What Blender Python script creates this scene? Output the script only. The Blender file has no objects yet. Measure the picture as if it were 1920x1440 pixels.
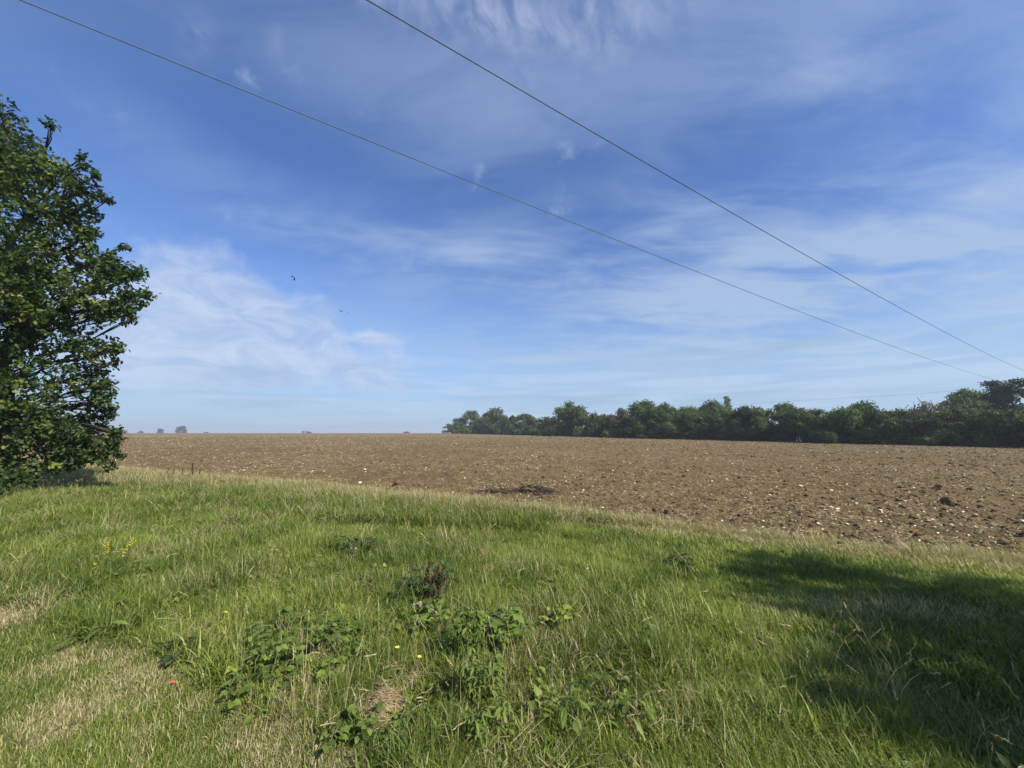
import bpy, math, random
import numpy as np
from mathutils import Vector

SC = bpy.context.scene
COL = SC.collection
R = math.radians
random.seed(7)
RNG = np.random.default_rng(7)

# ------------------------------------------------------------------ camera
CAM_H = 1.6
F = 721.0                      # focal length in pixels of the 1920 x 1440 photograph
PITCH = math.atan(92 / F)
cam = bpy.data.cameras.new('camera')
camo = bpy.data.objects.new('camera', cam)
COL.objects.link(camo)
camo.location = (0, 0, CAM_H)
camo.rotation_euler = (R(90) + PITCH, 0, 0)
cam.sensor_width = 36
cam.lens = 36 * F / 1920
cam.clip_start = 0.05
cam.clip_end = 12000
SC.camera = camo
SC.view_settings.view_transform = 'Standard'
SC.view_settings.look = 'None'
SC.view_settings.exposure = 1.0
SC.view_settings.gamma = 1.0
SC.cycles.max_bounces = 6
SC.cycles.transparent_max_bounces = 8
SC.cycles.volume_bounces = 0

SUN_AZ, SUN_EL = R(130), R(40)
SKY_STRENGTH = 0.085
SUN_STRENGTH = 4.0


# ------------------------------------------------------------------ node helper
class N:
    def __init__(self, nt):
        self.nt = nt

    def node(self, t, **kw):
        n = self.nt.nodes.new(t)
        for k, v in kw.items():
            setattr(n, k, v)
        return n

    def link(self, a, b):
        self.nt.links.new(a, b)

    def put(self, sock, v):
        if isinstance(v, bpy.types.NodeSocket):
            self.link(v, sock)
        else:
            sock.default_value = v

    def m(self, op, a, b=None, c=None, clamp=False):
        n = self.node('ShaderNodeMath', operation=op, use_clamp=clamp)
        for i, v in enumerate((a, b, c)):
            if v is not None:
                self.put(n.inputs[i], v)
        return n.outputs[0]

    def noise(self, vec, scale, detail=4, rough=0.55, dist=0.0, dim='3D'):
        n = self.node('ShaderNodeTexNoise', noise_dimensions=dim)
        if vec is not None:
            self.link(vec, n.inputs['Vector'])
        n.inputs['Scale'].default_value = scale
        n.inputs['Detail'].default_value = detail
        n.inputs['Roughness'].default_value = rough
        n.inputs['Distortion'].default_value = dist
        return n.outputs[0]

    def ramp(self, f, stops):
        n = self.node('ShaderNodeValToRGB')
        e = n.color_ramp.elements
        while len(e) < len(stops):
            e.new(0.5)
        for i, (p, c) in enumerate(stops):
            e[i].position = p
            e[i].color = (*c, 1) if len(c) == 3 else c
        self.put(n.inputs[0], f)
        return n.outputs[0]

    def rng(self, v, a, b, c=0.0, d=1.0, smooth=True):
        n = self.node('ShaderNodeMapRange')
        n.interpolation_type = 'SMOOTHSTEP' if smooth else 'LINEAR'
        self.put(n.inputs['Value'], v)
        n.inputs['From Min'].default_value = a
        n.inputs['From Max'].default_value = b
        n.inputs['To Min'].default_value = c
        n.inputs['To Max'].default_value = d
        return n.outputs[0]

    def mix(self, f, a, b, mode='MIX'):
        n = self.node('ShaderNodeMix', data_type='RGBA', blend_type=mode)
        self.put(n.inputs[0], f)
        for s, v in ((n.inputs[6], a), (n.inputs[7], b)):
            if isinstance(v, tuple) and len(v) == 3:
                v = (*v, 1)
            self.put(s, v)
        return n.outputs[2]

    def vec(self, x, y, z):
        n = self.node('ShaderNodeCombineXYZ')
        for i, v in enumerate((x, y, z)):
            self.put(n.inputs[i], v)
        return n.outputs[0]


def azel(px, py):
    u, v = (px - 960) / F, (720 - py) / F
    y = math.cos(PITCH) - v * math.sin(PITCH)
    z = math.sin(PITCH) + v * math.cos(PITCH)
    return math.atan2(u, y), math.atan2(z, math.hypot(u, y))


# ------------------------------------------------------------------ world: sky and cloud
def build_world():
    w = bpy.data.worlds.new('World')
    SC.world = w
    w.use_nodes = True
    g = N(w.node_tree)
    bg = w.node_tree.nodes['Background']
    sky = g.node('ShaderNodeTexSky', sky_type='NISHITA')
    sky.sun_disc = False
    sky.sun_elevation = SUN_EL
    sky.sun_rotation = SUN_AZ
    sky.air_density = 1.0
    sky.dust_density = 1.2
    sky.ozone_density = 2.0
    tc = g.node('ShaderNodeTexCoord')
    D = tc.outputs['Generated']
    sp = g.node('ShaderNodeSeparateXYZ')
    g.link(D, sp.inputs[0])
    x, y, z = sp.outputs
    zc = g.m('MAXIMUM', z, 0.0)
    az = g.m('ARCTAN2', x, y)
    el = g.m('ARCSINE', z)
    k = g.m('DIVIDE', 1.0, g.m('ADD', zc, 0.10))
    P = g.vec(g.m('MULTIPLY', x, k), g.m('MULTIPLY', y, k), 0.0)     # a flat cloud deck overhead

    def S(r_, g_, b_):
        q = [((v / 255 + .055) / 1.055) ** 2.4 / (2 ** SC.view_settings.exposure * SKY_STRENGTH) for v in (r_, g_, b_)]
        return tuple(q)

    def blob(px, py, sx, sy, rot=0.0):
        a0, e0 = azel(px, py)
        da, de = g.m('SUBTRACT', az, a0), g.m('SUBTRACT', el, e0)
        c, s = math.cos(rot), math.sin(rot)
        u = g.m('DIVIDE', g.m('ADD', g.m('MULTIPLY', da, c), g.m('MULTIPLY', de, s)), sx)
        v = g.m('DIVIDE', g.m('SUBTRACT', g.m('MULTIPLY', de, c), g.m('MULTIPLY', da, s)), sy)
        q = g.m('ADD', g.m('MULTIPLY', u, u), g.m('MULTIPLY', v, v))
        return g.m('EXPONENT', g.m('MULTIPLY', q, -1.0))

    def mapped(sx, sy, rot, off=(0, 0, 0)):
        n = g.node('ShaderNodeMapping')
        g.link(P, n.inputs[0])
        n.inputs['Location'].default_value = off
        n.inputs['Rotation'].default_value = (0, 0, rot)
        n.inputs['Scale'].default_value = (sx, sy, 1)
        return n.outputs[0]

    def add(*a):
        r = a[0]
        for b in a[1:]:
            r = g.m('ADD', r, b)
        return r

    def mul(a, b):
        return g.m('MULTIPLY', a, b)

    # broad soft veils
    veil_n = g.noise(mapped(0.75, 1.5, R(-18), (3, 1, 0)), 1.0, 5, 0.5, 0.6)
    fine_n = g.noise(mapped(1.6, 3.6, R(-14), (0, 5, 0)), 1.3, 7, 0.6, 0.8)
    patches = add(mul(blob(980, 200, 0.42, 0.08, -0.05), 0.22), mul(blob(1700, 120, 0.35, 0.35), 0.22),
                  mul(blob(900, 480, 0.35, 0.065, -0.08), 0.60), mul(blob(1330, 360, 0.28, 0.06, 0.5), 0.55),
                  mul(blob(1550, 570, 0.60, 0.16, 0.12), 1.3), mul(blob(560, 430, 0.35, 0.07, -0.25), 0.45),
                  mul(blob(1150, 560, 0.30, 0.08, 0.1), 0.50))
    holes = add(mul(blob(935, 575, 0.20, 0.045, -0.1), 1.0), mul(blob(330, 300, 0.45, 0.22, -0.2), 0.7),
                mul(blob(1080, 300, 0.24, 0.05, 0.1), 0.6), mul(blob(620, 300, 0.30, 0.10), 0.4),
                mul(blob(1620, 430, 0.20, 0.05, 0.1), 0.3))
    base = add(0.40, patches, mul(holes, -0.55))
    veil = mul(base, g.rng(add(mul(veil_n, 0.65), mul(fine_n, 0.45)), 0.38, 0.70))
    # cirrus feather band high up
    fe = g.noise(g.vec(add(mul(az, 1.1), mul(el, 0.3)), mul(el, 1.3), 7.0), 12.0, 7, 0.6, 0.7)
    top = mul(add(mul(blob(900, 22, 0.42, 0.042, -0.06), 1.1), mul(blob(1150, 50, 0.20, 0.06), 0.55),
                  mul(blob(370, 65, 0.025, 0.035, -0.5), 0.5), mul(blob(520, 80, 0.02, 0.03, -0.5), 0.3)),
              g.rng(fe, 0.30, 0.75))
    # brighter heap low on the left, puffy edge
    pn = g.noise(D, 10.0, 9, 0.6, 0.25)
    pn2 = g.noise(D, 3.0, 4, 0.5, 0.2)
    heap_m = add(blob(410, 590, 0.20, 0.115, -0.12), mul(blob(250, 640, 0.22, 0.10), 0.75),
                 mul(blob(560, 660, 0.20, 0.04), 0.35), mul(blob(700, 632, 0.07, 0.018), 0.60), mul(blob(640, 700, 0.12, 0.018), 0.45), mul(blob(480, 715, 0.14, 0.016), 0.45), mul(blob(730, 728, 0.08, 0.012), 0.5))
    heap = g.rng(add(heap_m, mul(g.m('SUBTRACT', pn, 0.5), 1.7), mul(g.m('SUBTRACT', pn2, 0.5), 0.9)), 0.16, 0.85)
    # low streaks toward the horizon
    st = g.noise(g.vec(mul(az, 1.0), mul(el, 11.0), 0.3), 3.2, 7, 0.55, 0.5)
    low = mul(g.rng(st, 0.46, 0.60), g.m('EXPONENT', mul(g.m('POWER', g.m('DIVIDE', g.m('SUBTRACT', el, 0.08), 0.10), 2.0), -1.0)))
    band = mul(g.m('EXPONENT', mul(g.m('POWER', g.m('DIVIDE', g.m('SUBTRACT', el, 0.09), 0.20), 2.0), -1.0)), 0.50)
    haze_h = g.m('EXPONENT', mul(g.m('MAXIMUM', el, 0.0), -9.0))

    tintsky = g.mix(1.0, sky.outputs[0], (0.52, 0.70, 1.04), 'MULTIPLY')
    c = g.mix(g.m('MINIMUM', mul(veil, 0.80), 0.85), tintsky, S(170, 194, 228))
    c = g.mix(mul(top, 0.70), c, S(178, 190, 222))
    c = g.mix(band, c, S(176, 206, 234))
    c = g.mix(mul(low, 0.60), c, S(200, 218, 242))
    heap_c = g.mix(g.rng(g.noise(g.vec(mul(az, 1.0), mul(el, 2.2), 1.0), 9.0, 7, 0.6, 0.7), 0.32, 0.68), S(168, 190, 228), S(208, 220, 244))
    c = g.mix(mul(heap, 0.80), c, heap_c)
    # thin grey cloud sheets low down
    gs = g.noise(g.vec(mul(az, 1.3), mul(el, 16.0), 4.0), 2.4, 6, 0.5, 0.6)
    grey_m = add(mul(blob(1370, 658, 0.22, 0.028), 0.9), mul(blob(1200, 745, 0.5, 0.02), 0.9),
                 mul(blob(500, 755, 0.5, 0.022), 0.8), mul(blob(1650, 645, 0.2, 0.02), 0.4))
    grey = mul(g.rng(gs, 0.40, 0.60), grey_m)
    c = g.mix(mul(grey, 0.75), c, S(155, 185, 215))
    c = g.mix(mul(haze_h, 0.50), c, S(172, 202, 228))
    g.link(c, bg.inputs[0])
    bg.inputs[1].default_value = SKY_STRENGTH


build_world()
sl = bpy.data.lights.new('sun', 'SUN')
sl.energy = SUN_STRENGTH
sl.angle = R(0.6)
sl.color = (1.0, 0.94, 0.84)
so = bpy.data.objects.new('sun', sl)
COL.objects.link(so)
TOSUN = Vector((math.sin(SUN_AZ) * math.cos(SUN_EL), math.cos(SUN_AZ) * math.cos(SUN_EL), math.sin(SUN_EL)))
so.rotation_euler = TOSUN.to_track_quat('Z', 'Y').to_euler()
so.location = TOSUN * 60


# ------------------------------------------------------------------ terrain maths
_tab = np.random.default_rng(3).random((256, 256))


def vnoise(x, y):
    xi, yi = np.floor(x).astype(int), np.floor(y).astype(int)
    fx, fy = x - xi, y - yi
    fx, fy = fx * fx * (3 - 2 * fx), fy * fy * (3 - 2 * fy)
    a = _tab[xi & 255, yi & 255]
    b = _tab[(xi + 1) & 255, yi & 255]
    c = _tab[xi & 255, (yi + 1) & 255]
    d = _tab[(xi + 1) & 255, (yi + 1) & 255]
    return (a * (1 - fx) + b * fx) * (1 - fy) + (c * (1 - fx) + d * fx) * fy


def fbm(x, y, s, o=4, seed=0.0):
    v, amp, t = 0, 1.0, 0.0
    for i in range(o):
        v = v + amp * vnoise(x * s + 17.3 * i + seed, y * s - 9.1 * i + seed * 1.7)
        t += amp
        amp *= 0.5
        s *= 2.03
    return v / t


def hill(y):
    y = np.asarray(y, float)
    up = 0.00545 * np.clip(y, 0, 270)
    top = np.where(y > 270, 0.00545 * 270 + 0.00545 * (np.clip(y, 270, 330) - 270) * (1 - (np.clip(y, 270, 330) - 270) / 60), 0)
    down = -0.004 * np.clip(y - 330, 0, None)
    return np.where(y > 270, top, up) + down


def ground(px, py):
    u, v = (px - 960) / F, (720 - py) / F
    d = np.array([u, math.cos(PITCH) - v * math.sin(PITCH), math.sin(PITCH) + v * math.cos(PITCH)])
    t = 1.0
    for i in range(200):
        h = CAM_H + t * d[2] - float(hill(t * d[1]))
        if h < 1e-4:
            break
        t += h / max(-d[2] + 0.00545, 0.0009)
        if t > 900:
            break
    return np.array([t * d[0], t * d[1], float(hill(t * d[1]))])


def pxpos(px, py, depth):
    """point seen at (px,py) at camera depth"""
    u, v = (px - 960) / F, (720 - py) / F
    return np.array([u * depth, depth * (math.cos(PITCH) - v * math.sin(PITCH)),
                     CAM_H + depth * (math.sin(PITCH) + v * math.cos(PITCH))])


_bp = np.array([ground(a, b)[:2] for a, b in ((60, 872), (160, 881), (240, 890), (420, 905), (600, 922), (760, 939),
                                              (900, 953), (1030, 967), (1160, 982), (1300, 999), (1500, 1023),
                                              (1700, 1047), (1900, 1066))])


def ybound(x):
    x = np.asarray(x, float)
    y = np.interp(x, _bp[:, 0], _bp[:, 1])
    sl = (_bp[2, 1] - _bp[0, 1]) / (_bp[2, 0] - _bp[0, 0])
    sr = (_bp[-1, 1] - _bp[-4, 1]) / (_bp[-1, 0] - _bp[-4, 0])
    y = np.where(x < _bp[0, 0], _bp[0, 1] + (x - _bp[0, 0]) * sl, y)
    y = np.where(x > _bp[-1, 0], _bp[-1, 1] + (x - _bp[-1, 0]) * sr, y)
    return y + (fbm(x, x * 0, 0.8, 3, 5.0) - 0.5) * 0.7 + (fbm(x, x * 0, 4.0, 2, 6.0) - 0.5) * 0.30


def poly_px(pts):
    return np.array([ground(a, b)[:2] for a, b in pts])


def inside(poly, x, y):
    r = np.zeros(x.shape, bool)
    j = len(poly) - 1
    for i in range(len(poly)):
        xi, yi = poly[i]
        xj, yj = poly[j]
        c = ((yi > y) != (yj > y)) & (x < (xj - xi) * (y - yi) / (yj - yi + 1e-12) + xi)
        r ^= c
        j = i
    return r


MOWN_LEFT = poly_px([(-900, 1130), (40, 1148), (150, 1195), (300, 1235), (400, 1290), (450, 1345), (560, 1385),
                     (660, 1420), (760, 1500), (760, 1900), (-900, 1900)])
MOWN_STRIP = poly_px([(1000, 990), (1220, 1040), (1290, 1095), (1400, 1160), (1560, 1240), (1720, 1330), (1900, 1440),
                      (2500, 1500), (2900, 1200), (2400, 1110), (1920, 1075), (1600, 1035), (1250, 1000), (1080, 985)])
LUSH = poly_px([(560, 985), (860, 985), (1060, 1015), (1230, 1060), (1180, 1085), (1000, 1060), (800, 1035), (600, 1020)])
TALLFRINGE = poly_px([(420, 925), (700, 945), (1000, 960), (1250, 990), (1100, 1000), (900, 1000), (650, 985), (400, 960)])
# bare or straw patches (px, py, radius m)
PATCHES = [(ground(a, b)[:2], r) for a, b, r in ((720, 1330, .14), (775, 1285, .07), (20, 1162, .32), (230, 1295, .30), (130, 1345, .28),
                                                 (400, 1345, .2), (500, 1395, .22), (330, 1400, .2), (60, 1420, .22), (1150, 1345, .13),
                                                 (1270, 1375, .15), (1450, 1430, .12), (540, 1335, .14), (330, 1120, .25), (260, 1240, .2),
                                                 (980, 1075, .3), (620, 1430, .18), (900, 1420, .1))]


def dry_at(x, y):
    d = np.clip((fbm(x, y, 1.1, 4, 2.0) - 0.50) * 2.6, 0, 1) * 0.55
    ml = inside(MOWN_LEFT, x, y)
    d = np.where(ml, np.clip((fbm(x, y, 2.6, 4, 8.0) - 0.48) * 3.4, 0.10, 0.44), d)
    brk = np.clip((fbm(x, y, 6.0, 3, 14.0) - 0.36) * 4, 0.1, 1)
    for i, (c, r) in enumerate(PATCHES):
        q = ((x - c[0]) ** 2 + (y - c[1]) ** 2) / r ** 2
        d = np.maximum(d, np.exp(-q * q) * (0.95 if i < 3 else 0.65 * brk))
    d = np.where(inside(LUSH, x, y), d * 0.15, d)
    ms = inside(MOWN_STRIP, x, y)
    d = np.where(ms, np.clip((fbm(x * 0.4, y, 1.5, 3, 1.0) - 0.50) * 3, 0, 1) * 0.45, d)
    e = ybound(x) - y
    d = np.maximum(d, np.clip(1.25 - e / (0.035 * np.abs(y) + 0.42), 0, 1))
    return d


def bare_at(x, y):
    b = np.zeros(x.shape)
    for i, (c, r) in enumerate(PATCHES):
        q = ((x - c[0]) ** 2 + (y - c[1]) ** 2) / r ** 2
        b = np.maximum(b, np.exp(-q * q) * (0.95 if i < 2 else 0.25))
    return b


def height_at(x, y):
    h = 0.19 + 0.16 * (fbm(x, y, 0.9, 3, 4.0) - 0.5) + 0.18 * (fbm(x, y, 3.1, 2, 6.0) - 0.5)
    h = np.where(inside(LUSH, x, y), 0.12, h)
    h = np.where(inside(TALLFRINGE, x, y), 0.27, h)
    ms = inside(MOWN_STRIP, x, y)
    h = np.where(ms, 0.085 + 0.05 * (fbm(x, y, 1.7, 3, 3.0) - 0.4), h)
    ml = inside(MOWN_LEFT, x, y)
    h = np.where(ml, 0.045 + 0.03 * (fbm(x, y, 2.0, 3, 3.0) - 0.4), h)
    h = np.where((x < -1.6 * y) & ~ml, 0.14, h)
    for (c, r_) in PATCHES[:2]:
        q = ((x - c[0] * .93) ** 2 + (y - c[1] * .90) ** 2) / 0.23 ** 2
        h = h * (1 - 0.8 * np.exp(-q * q))
    return np.clip(h, 0.03, 0.4)


def verge_z(x, y):
    return hill(y) + 0.035 + 0.05 * (fbm(x, y, 0.7, 3, 1.0) - 0.5) + 0.025 * (fbm(x, y, 3.5, 2, 1.0) - 0.5)


def field_z(x, y):
    r = np.hypot(x, y)
    k = np.clip(1.2 - r / 70, 0.0, 1)
    lump = (fbm(x, y, 2.6, 2, 1.0) - 0.5) * 0.07 + (fbm(x, y, 9.0, 2, 7.0) - 0.5) * 0.06 * np.clip(1.3 - r / 30, 0, 1)
    row = np.sin((x + 0.22 * y) * 2 * math.pi / 0.75 + 2 * fbm(x, y, .2, 2, 3.)) * 0.012 * k
    trk = -0.05 * (np.exp(-(((x + 0.22 * y + 3.1) % 24 - 2) / .22) ** 2) + np.exp(-(((x + 0.22 * y + 3.1) % 24 - 3.8) / .22) ** 2)) * k
    return hill(y) + row + trk + lump * k + (fbm(x, y, 0.3, 3, 2.0) - 0.5) * 0.10 * k


# ------------------------------------------------------------------ mesh helpers
def mesh_np(name, verts, faces, mat=None, parent=None, loc=None, attrs=None, smooth=False, link=True):
    """faces: list of (n,k) int arrays"""
    me = bpy.data.meshes.new(name)
    verts = np.ascontiguousarray(verts, dtype=np.float32)
    faces = [f for f in faces if len(f)]
    nl = sum(f.size for f in faces)
    nf = sum(len(f) for f in faces)
    me.vertices.add(len(verts))
    me.vertices.foreach_set('co', verts.ravel())
    me.loops.add(nl)
    me.polygons.add(nf)
    loops = np.concatenate([f.ravel() for f in faces]).astype(np.int32)
    tot = np.concatenate([np.full(len(f), f.shape[1], np.int32) for f in faces])
    start = np.concatenate([[0], np.cumsum(tot)[:-1]]).astype(np.int32)
    me.loops.foreach_set('vertex_index', loops)
    me.polygons.foreach_set('loop_start', start)
    me.polygons.foreach_set('loop_total', tot)
    if smooth:
        me.polygons.foreach_set('use_smooth', np.ones(nf, bool))
    me.update(calc_edges=True)
    if attrs:
        for k, v in attrs.items():
            a = me.attributes.new(k, 'FLOAT', 'POINT')
            a.data.foreach_set('value', np.asarray(v, np.float32))
    if mat:
        me.materials.append(mat)
    o = bpy.data.objects.new(name, me)
    if link:
        COL.objects.link(o)
    if parent:
        o.parent = parent
    if loc is not None:
        o.location = loc
    return o


def tag(o, label=None, cat=None, group=None, kind=None):
    if label:
        o['label'] = label
    if cat:
        o['category'] = cat
    if group:
        o['group'] = group
    if kind:
        o['kind'] = kind
    return o


def empty(name, loc, label, cat, group=None):
    o = bpy.data.objects.new(name, None)
    o.empty_display_size = 0.2
    COL.objects.link(o)
    o.location = [float(c) for c in loc]
    return tag(o, label, cat, group)


class Geo:
    """collects vertices, faces and one float per vertex"""
    def __init__(self):
        self.v, self.f, self.a, self.n = [], {}, [], 0

    def add(self, v, faces, a=None):
        v = np.asarray(v, float)
        for f in faces:
            f = np.asarray(f, int)
            if len(f):
                self.f.setdefault(f.shape[1], []).append(f + self.n)
        self.v.append(v)
        self.a.append(np.zeros(len(v)) if a is None else np.broadcast_to(np.asarray(a, float), (len(v),)).copy())
        self.n += len(v)

    def stamp(self, tv, tf, P, M, a=None, ta=None):
        """copy template tv/tf to points P with 3x3 matrices M"""
        n, k = len(P), len(tv)
        V = np.einsum('nij,kj->nki', M, tv) + P[:, None, :]
        fs = []
        for f in tf:
            f = np.asarray(f, int)
            fs.append((f[None] + (np.arange(n) * k)[:, None, None]).reshape(-1, f.shape[1]))
        A = np.zeros((n, k))
        if a is not None:
            A = A + np.asarray(a)[:, None]
        if ta is not None:
            A = A + np.asarray(ta)[None]
        self.add(V.reshape(-1, 3), fs, A.ravel())

    def build(self, name, mat, parent=None, loc=None, smooth=False, link=True):
        return mesh_np(name, np.concatenate(self.v), [np.concatenate(x) for x in self.f.values()], mat, parent, loc,
                       {'rnd': np.concatenate(self.a)}, smooth, link)


def tube(geo, pts, rad, sides=6, a=0.5):
    pts = np.asarray(pts, float)
    rad = np.broadcast_to(np.asarray(rad, float), (len(pts),))
    t = np.gradient(pts, axis=0)
    t /= np.linalg.norm(t, axis=1)[:, None] + 1e-9
    ref = np.array([0, 0, 1.0]) if abs(t[0][2]) < 0.9 else np.array([1.0, 0, 0])
    u = np.cross(t, ref)
    u /= np.linalg.norm(u, axis=1)[:, None] + 1e-9
    w = np.cross(t, u)
    an = np.arange(sides) * 2 * math.pi / sides
    V = pts[:, None] + rad[:, None, None] * (np.cos(an)[None, :, None] * u[:, None] + np.sin(an)[None, :, None] * w[:, None])
    n = len(pts)
    i = np.arange(n - 1)[:, None] * sides
    j = np.arange(sides)[None]
    j2 = (j + 1) % sides
    q = np.stack([i + j, i + j2, i + sides + j2, i + sides + j], -1).reshape(-1, 4)
    caps = np.stack([np.arange(sides)[::-1], (n - 1) * sides + np.arange(sides)])
    geo.add(V.reshape(-1, 3), [q, caps], a)


def rand_rot(n, rng=RNG):
    q = rng.normal(size=(n, 4))
    q /= np.linalg.norm(q, axis=1)[:, None]
    w, x, y, z = q.T
    return np.stack([1 - 2 * (y * y + z * z), 2 * (x * y - z * w), 2 * (x * z + y * w),
                     2 * (x * y + z * w), 1 - 2 * (x * x + z * z), 2 * (y * z - x * w),
                     2 * (x * z - y * w), 2 * (y * z + x * w), 1 - 2 * (x * x + y * y)], -1).reshape(n, 3, 3)


def frame_from(dirs, ups):
    """matrices whose x axis follows dirs, z as near ups as can be"""
    x = dirs / (np.linalg.norm(dirs, axis=1)[:, None] + 1e-9)
    y = np.cross(ups, x)
    y /= np.linalg.norm(y, axis=1)[:, None] + 1e-9
    z = np.cross(x, y)
    return np.stack([x, y, z], -1)


def leaf_template(ws, fold=0.18, droop=0.15, aspect=1.0):
    n = len(ws)
    xs = np.linspace(0, 1, n)
    V = []
    for x, w in zip(xs, ws):
        zc = -droop * x * x
        V += [(x, -w * aspect, zc + w * fold), (x, 0, zc), (x, w * aspect, zc + w * fold)]
    Fq = []
    for i in range(n - 1):
        a = i * 3
        Fq += [(a, a + 3, a + 4, a + 1), (a + 1, a + 4, a + 5, a + 2)]
    return np.array(V, float), [np.array(Fq)]


OAK_LEAF = leaf_template([.03, .24, .17, .36, .22, .30, .05])
SIMPLE_LEAF = leaf_template([.03, .34, .04])
BRAMBLE_LEAF = leaf_template([.04, .30, .38, .33, .20, .02], 0.25, 0.2)
LONG_LEAF = leaf_template([.03, .12, .16, .13, .02], 0.3, 0.35)


# ------------------------------------------------------------------ materials
def mat_new(name):
    m = bpy.data.materials.new(name)
    m.use_nodes = True
    g = N(m.node_tree)
    b = m.node_tree.nodes['Principled BSDF']
    out = m.node_tree.nodes['Material Output']
    return m, g, b, out


def leaf_mat(name, stops, trans=0.3, rough=0.55, spec=0.25, noise_scale=1.5, tfac=1.25, jitter=0.25):
    """foliage: colour by a per-leaf number, mixed with slow noise"""
    m, g, b, out = mat_new(name)
    at = g.node('ShaderNodeAttribute', attribute_name='rnd')
    tc = g.node('ShaderNodeTexCoord')
    nz = g.noise(tc.outputs['Object'], noise_scale, 3)
    v = g.m('ADD', g.m('MULTIPLY', at.outputs['Fac'], 1 - jitter), g.m('MULTIPLY', g.rng(nz, 0.3, 0.7), jitter))
    c = g.ramp(v, stops)
    g.link(c, b.inputs['Base Color'])
    b.inputs['Roughness'].default_value = rough
    b.inputs['Specular IOR Level'].default_value = spec
    t = g.node('ShaderNodeBsdfTranslucent')
    g.link(g.mix(1.0, c, (tfac * 1.15, tfac * 1.25, tfac * 0.5), 'MULTIPLY'), t.inputs[0])
    mx = g.node('ShaderNodeMixShader')
    mx.inputs[0].default_value = trans
    g.link(b.outputs[0], mx.inputs[1])
    g.link(t.outputs[0], mx.inputs[2])
    g.link(mx.outputs[0], out.inputs[0])
    return m


def plain_mat(name, c1, c2, rough=0.85, scale=8.0, spec=0.2, bump=0.0, metal=0.0):
    m, g, b, out = mat_new(name)
    tc = g.node('ShaderNodeTexCoord')
    nz = g.noise(tc.outputs['Object'], scale, 5)
    g.link(g.ramp(nz, [(0.3, c1), (0.7, c2)]), b.inputs['Base Color'])
    b.inputs['Roughness'].default_value = rough
    b.inputs['Specular IOR Level'].default_value = spec
    b.inputs['Metallic'].default_value = metal
    if bump:
        bn = g.node('ShaderNodeBump')
        bn.inputs['Strength'].default_value = bump
        bn.inputs['Distance'].default_value = 0.02
        g.link(nz, bn.inputs['Height'])
        g.link(bn.outputs[0], b.inputs['Normal'])
    return m


def grass_mat(name, green, straw, trans=0.3):
    """blade colour: instance 'dry' mixes green ramp toward straw"""
    m, g, b, out = mat_new(name)
    dry = g.node('ShaderNodeAttribute', attribute_type='INSTANCER', attribute_name='dry').outputs['Fac']
    tone = g.node('ShaderNodeAttribute', attribute_type='INSTANCER', attribute_name='tone').outputs['Fac']
    r = g.node('ShaderNodeAttribute', attribute_name='rnd').outputs['Fac']
    c1 = g.ramp(g.m('ADD', g.m('MULTIPLY', r, 0.5), g.m('MULTIPLY', tone, 0.5)), green)
    c2 = g.ramp(r, straw)
    # each blade is straw when its own number lies under the dryness of the place
    f = g.rng(g.m('SUBTRACT', dry, g.m('FRACT', g.m('MULTIPLY', r, 7.31))), -0.12, 0.12)
    c = g.mix(f, c1, c2)
    g.link(c, b.inputs['Base Color'])
    b.inputs['Roughness'].default_value = 0.5
    b.inputs['Specular IOR Level'].default_value = 0.3
    t = g.node('ShaderNodeBsdfTranslucent')
    g.link(g.mix(1.0, c, (1.2, 1.3, 0.55), 'MULTIPLY'), t.inputs[0])
    mx = g.node('ShaderNodeMixShader')
    mx.inputs[0].default_value = trans
    g.link(b.outputs[0], mx.inputs[1])
    g.link(t.outputs[0], mx.inputs[2])
    g.link(mx.outputs[0], out.inputs[0])
    return m


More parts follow.
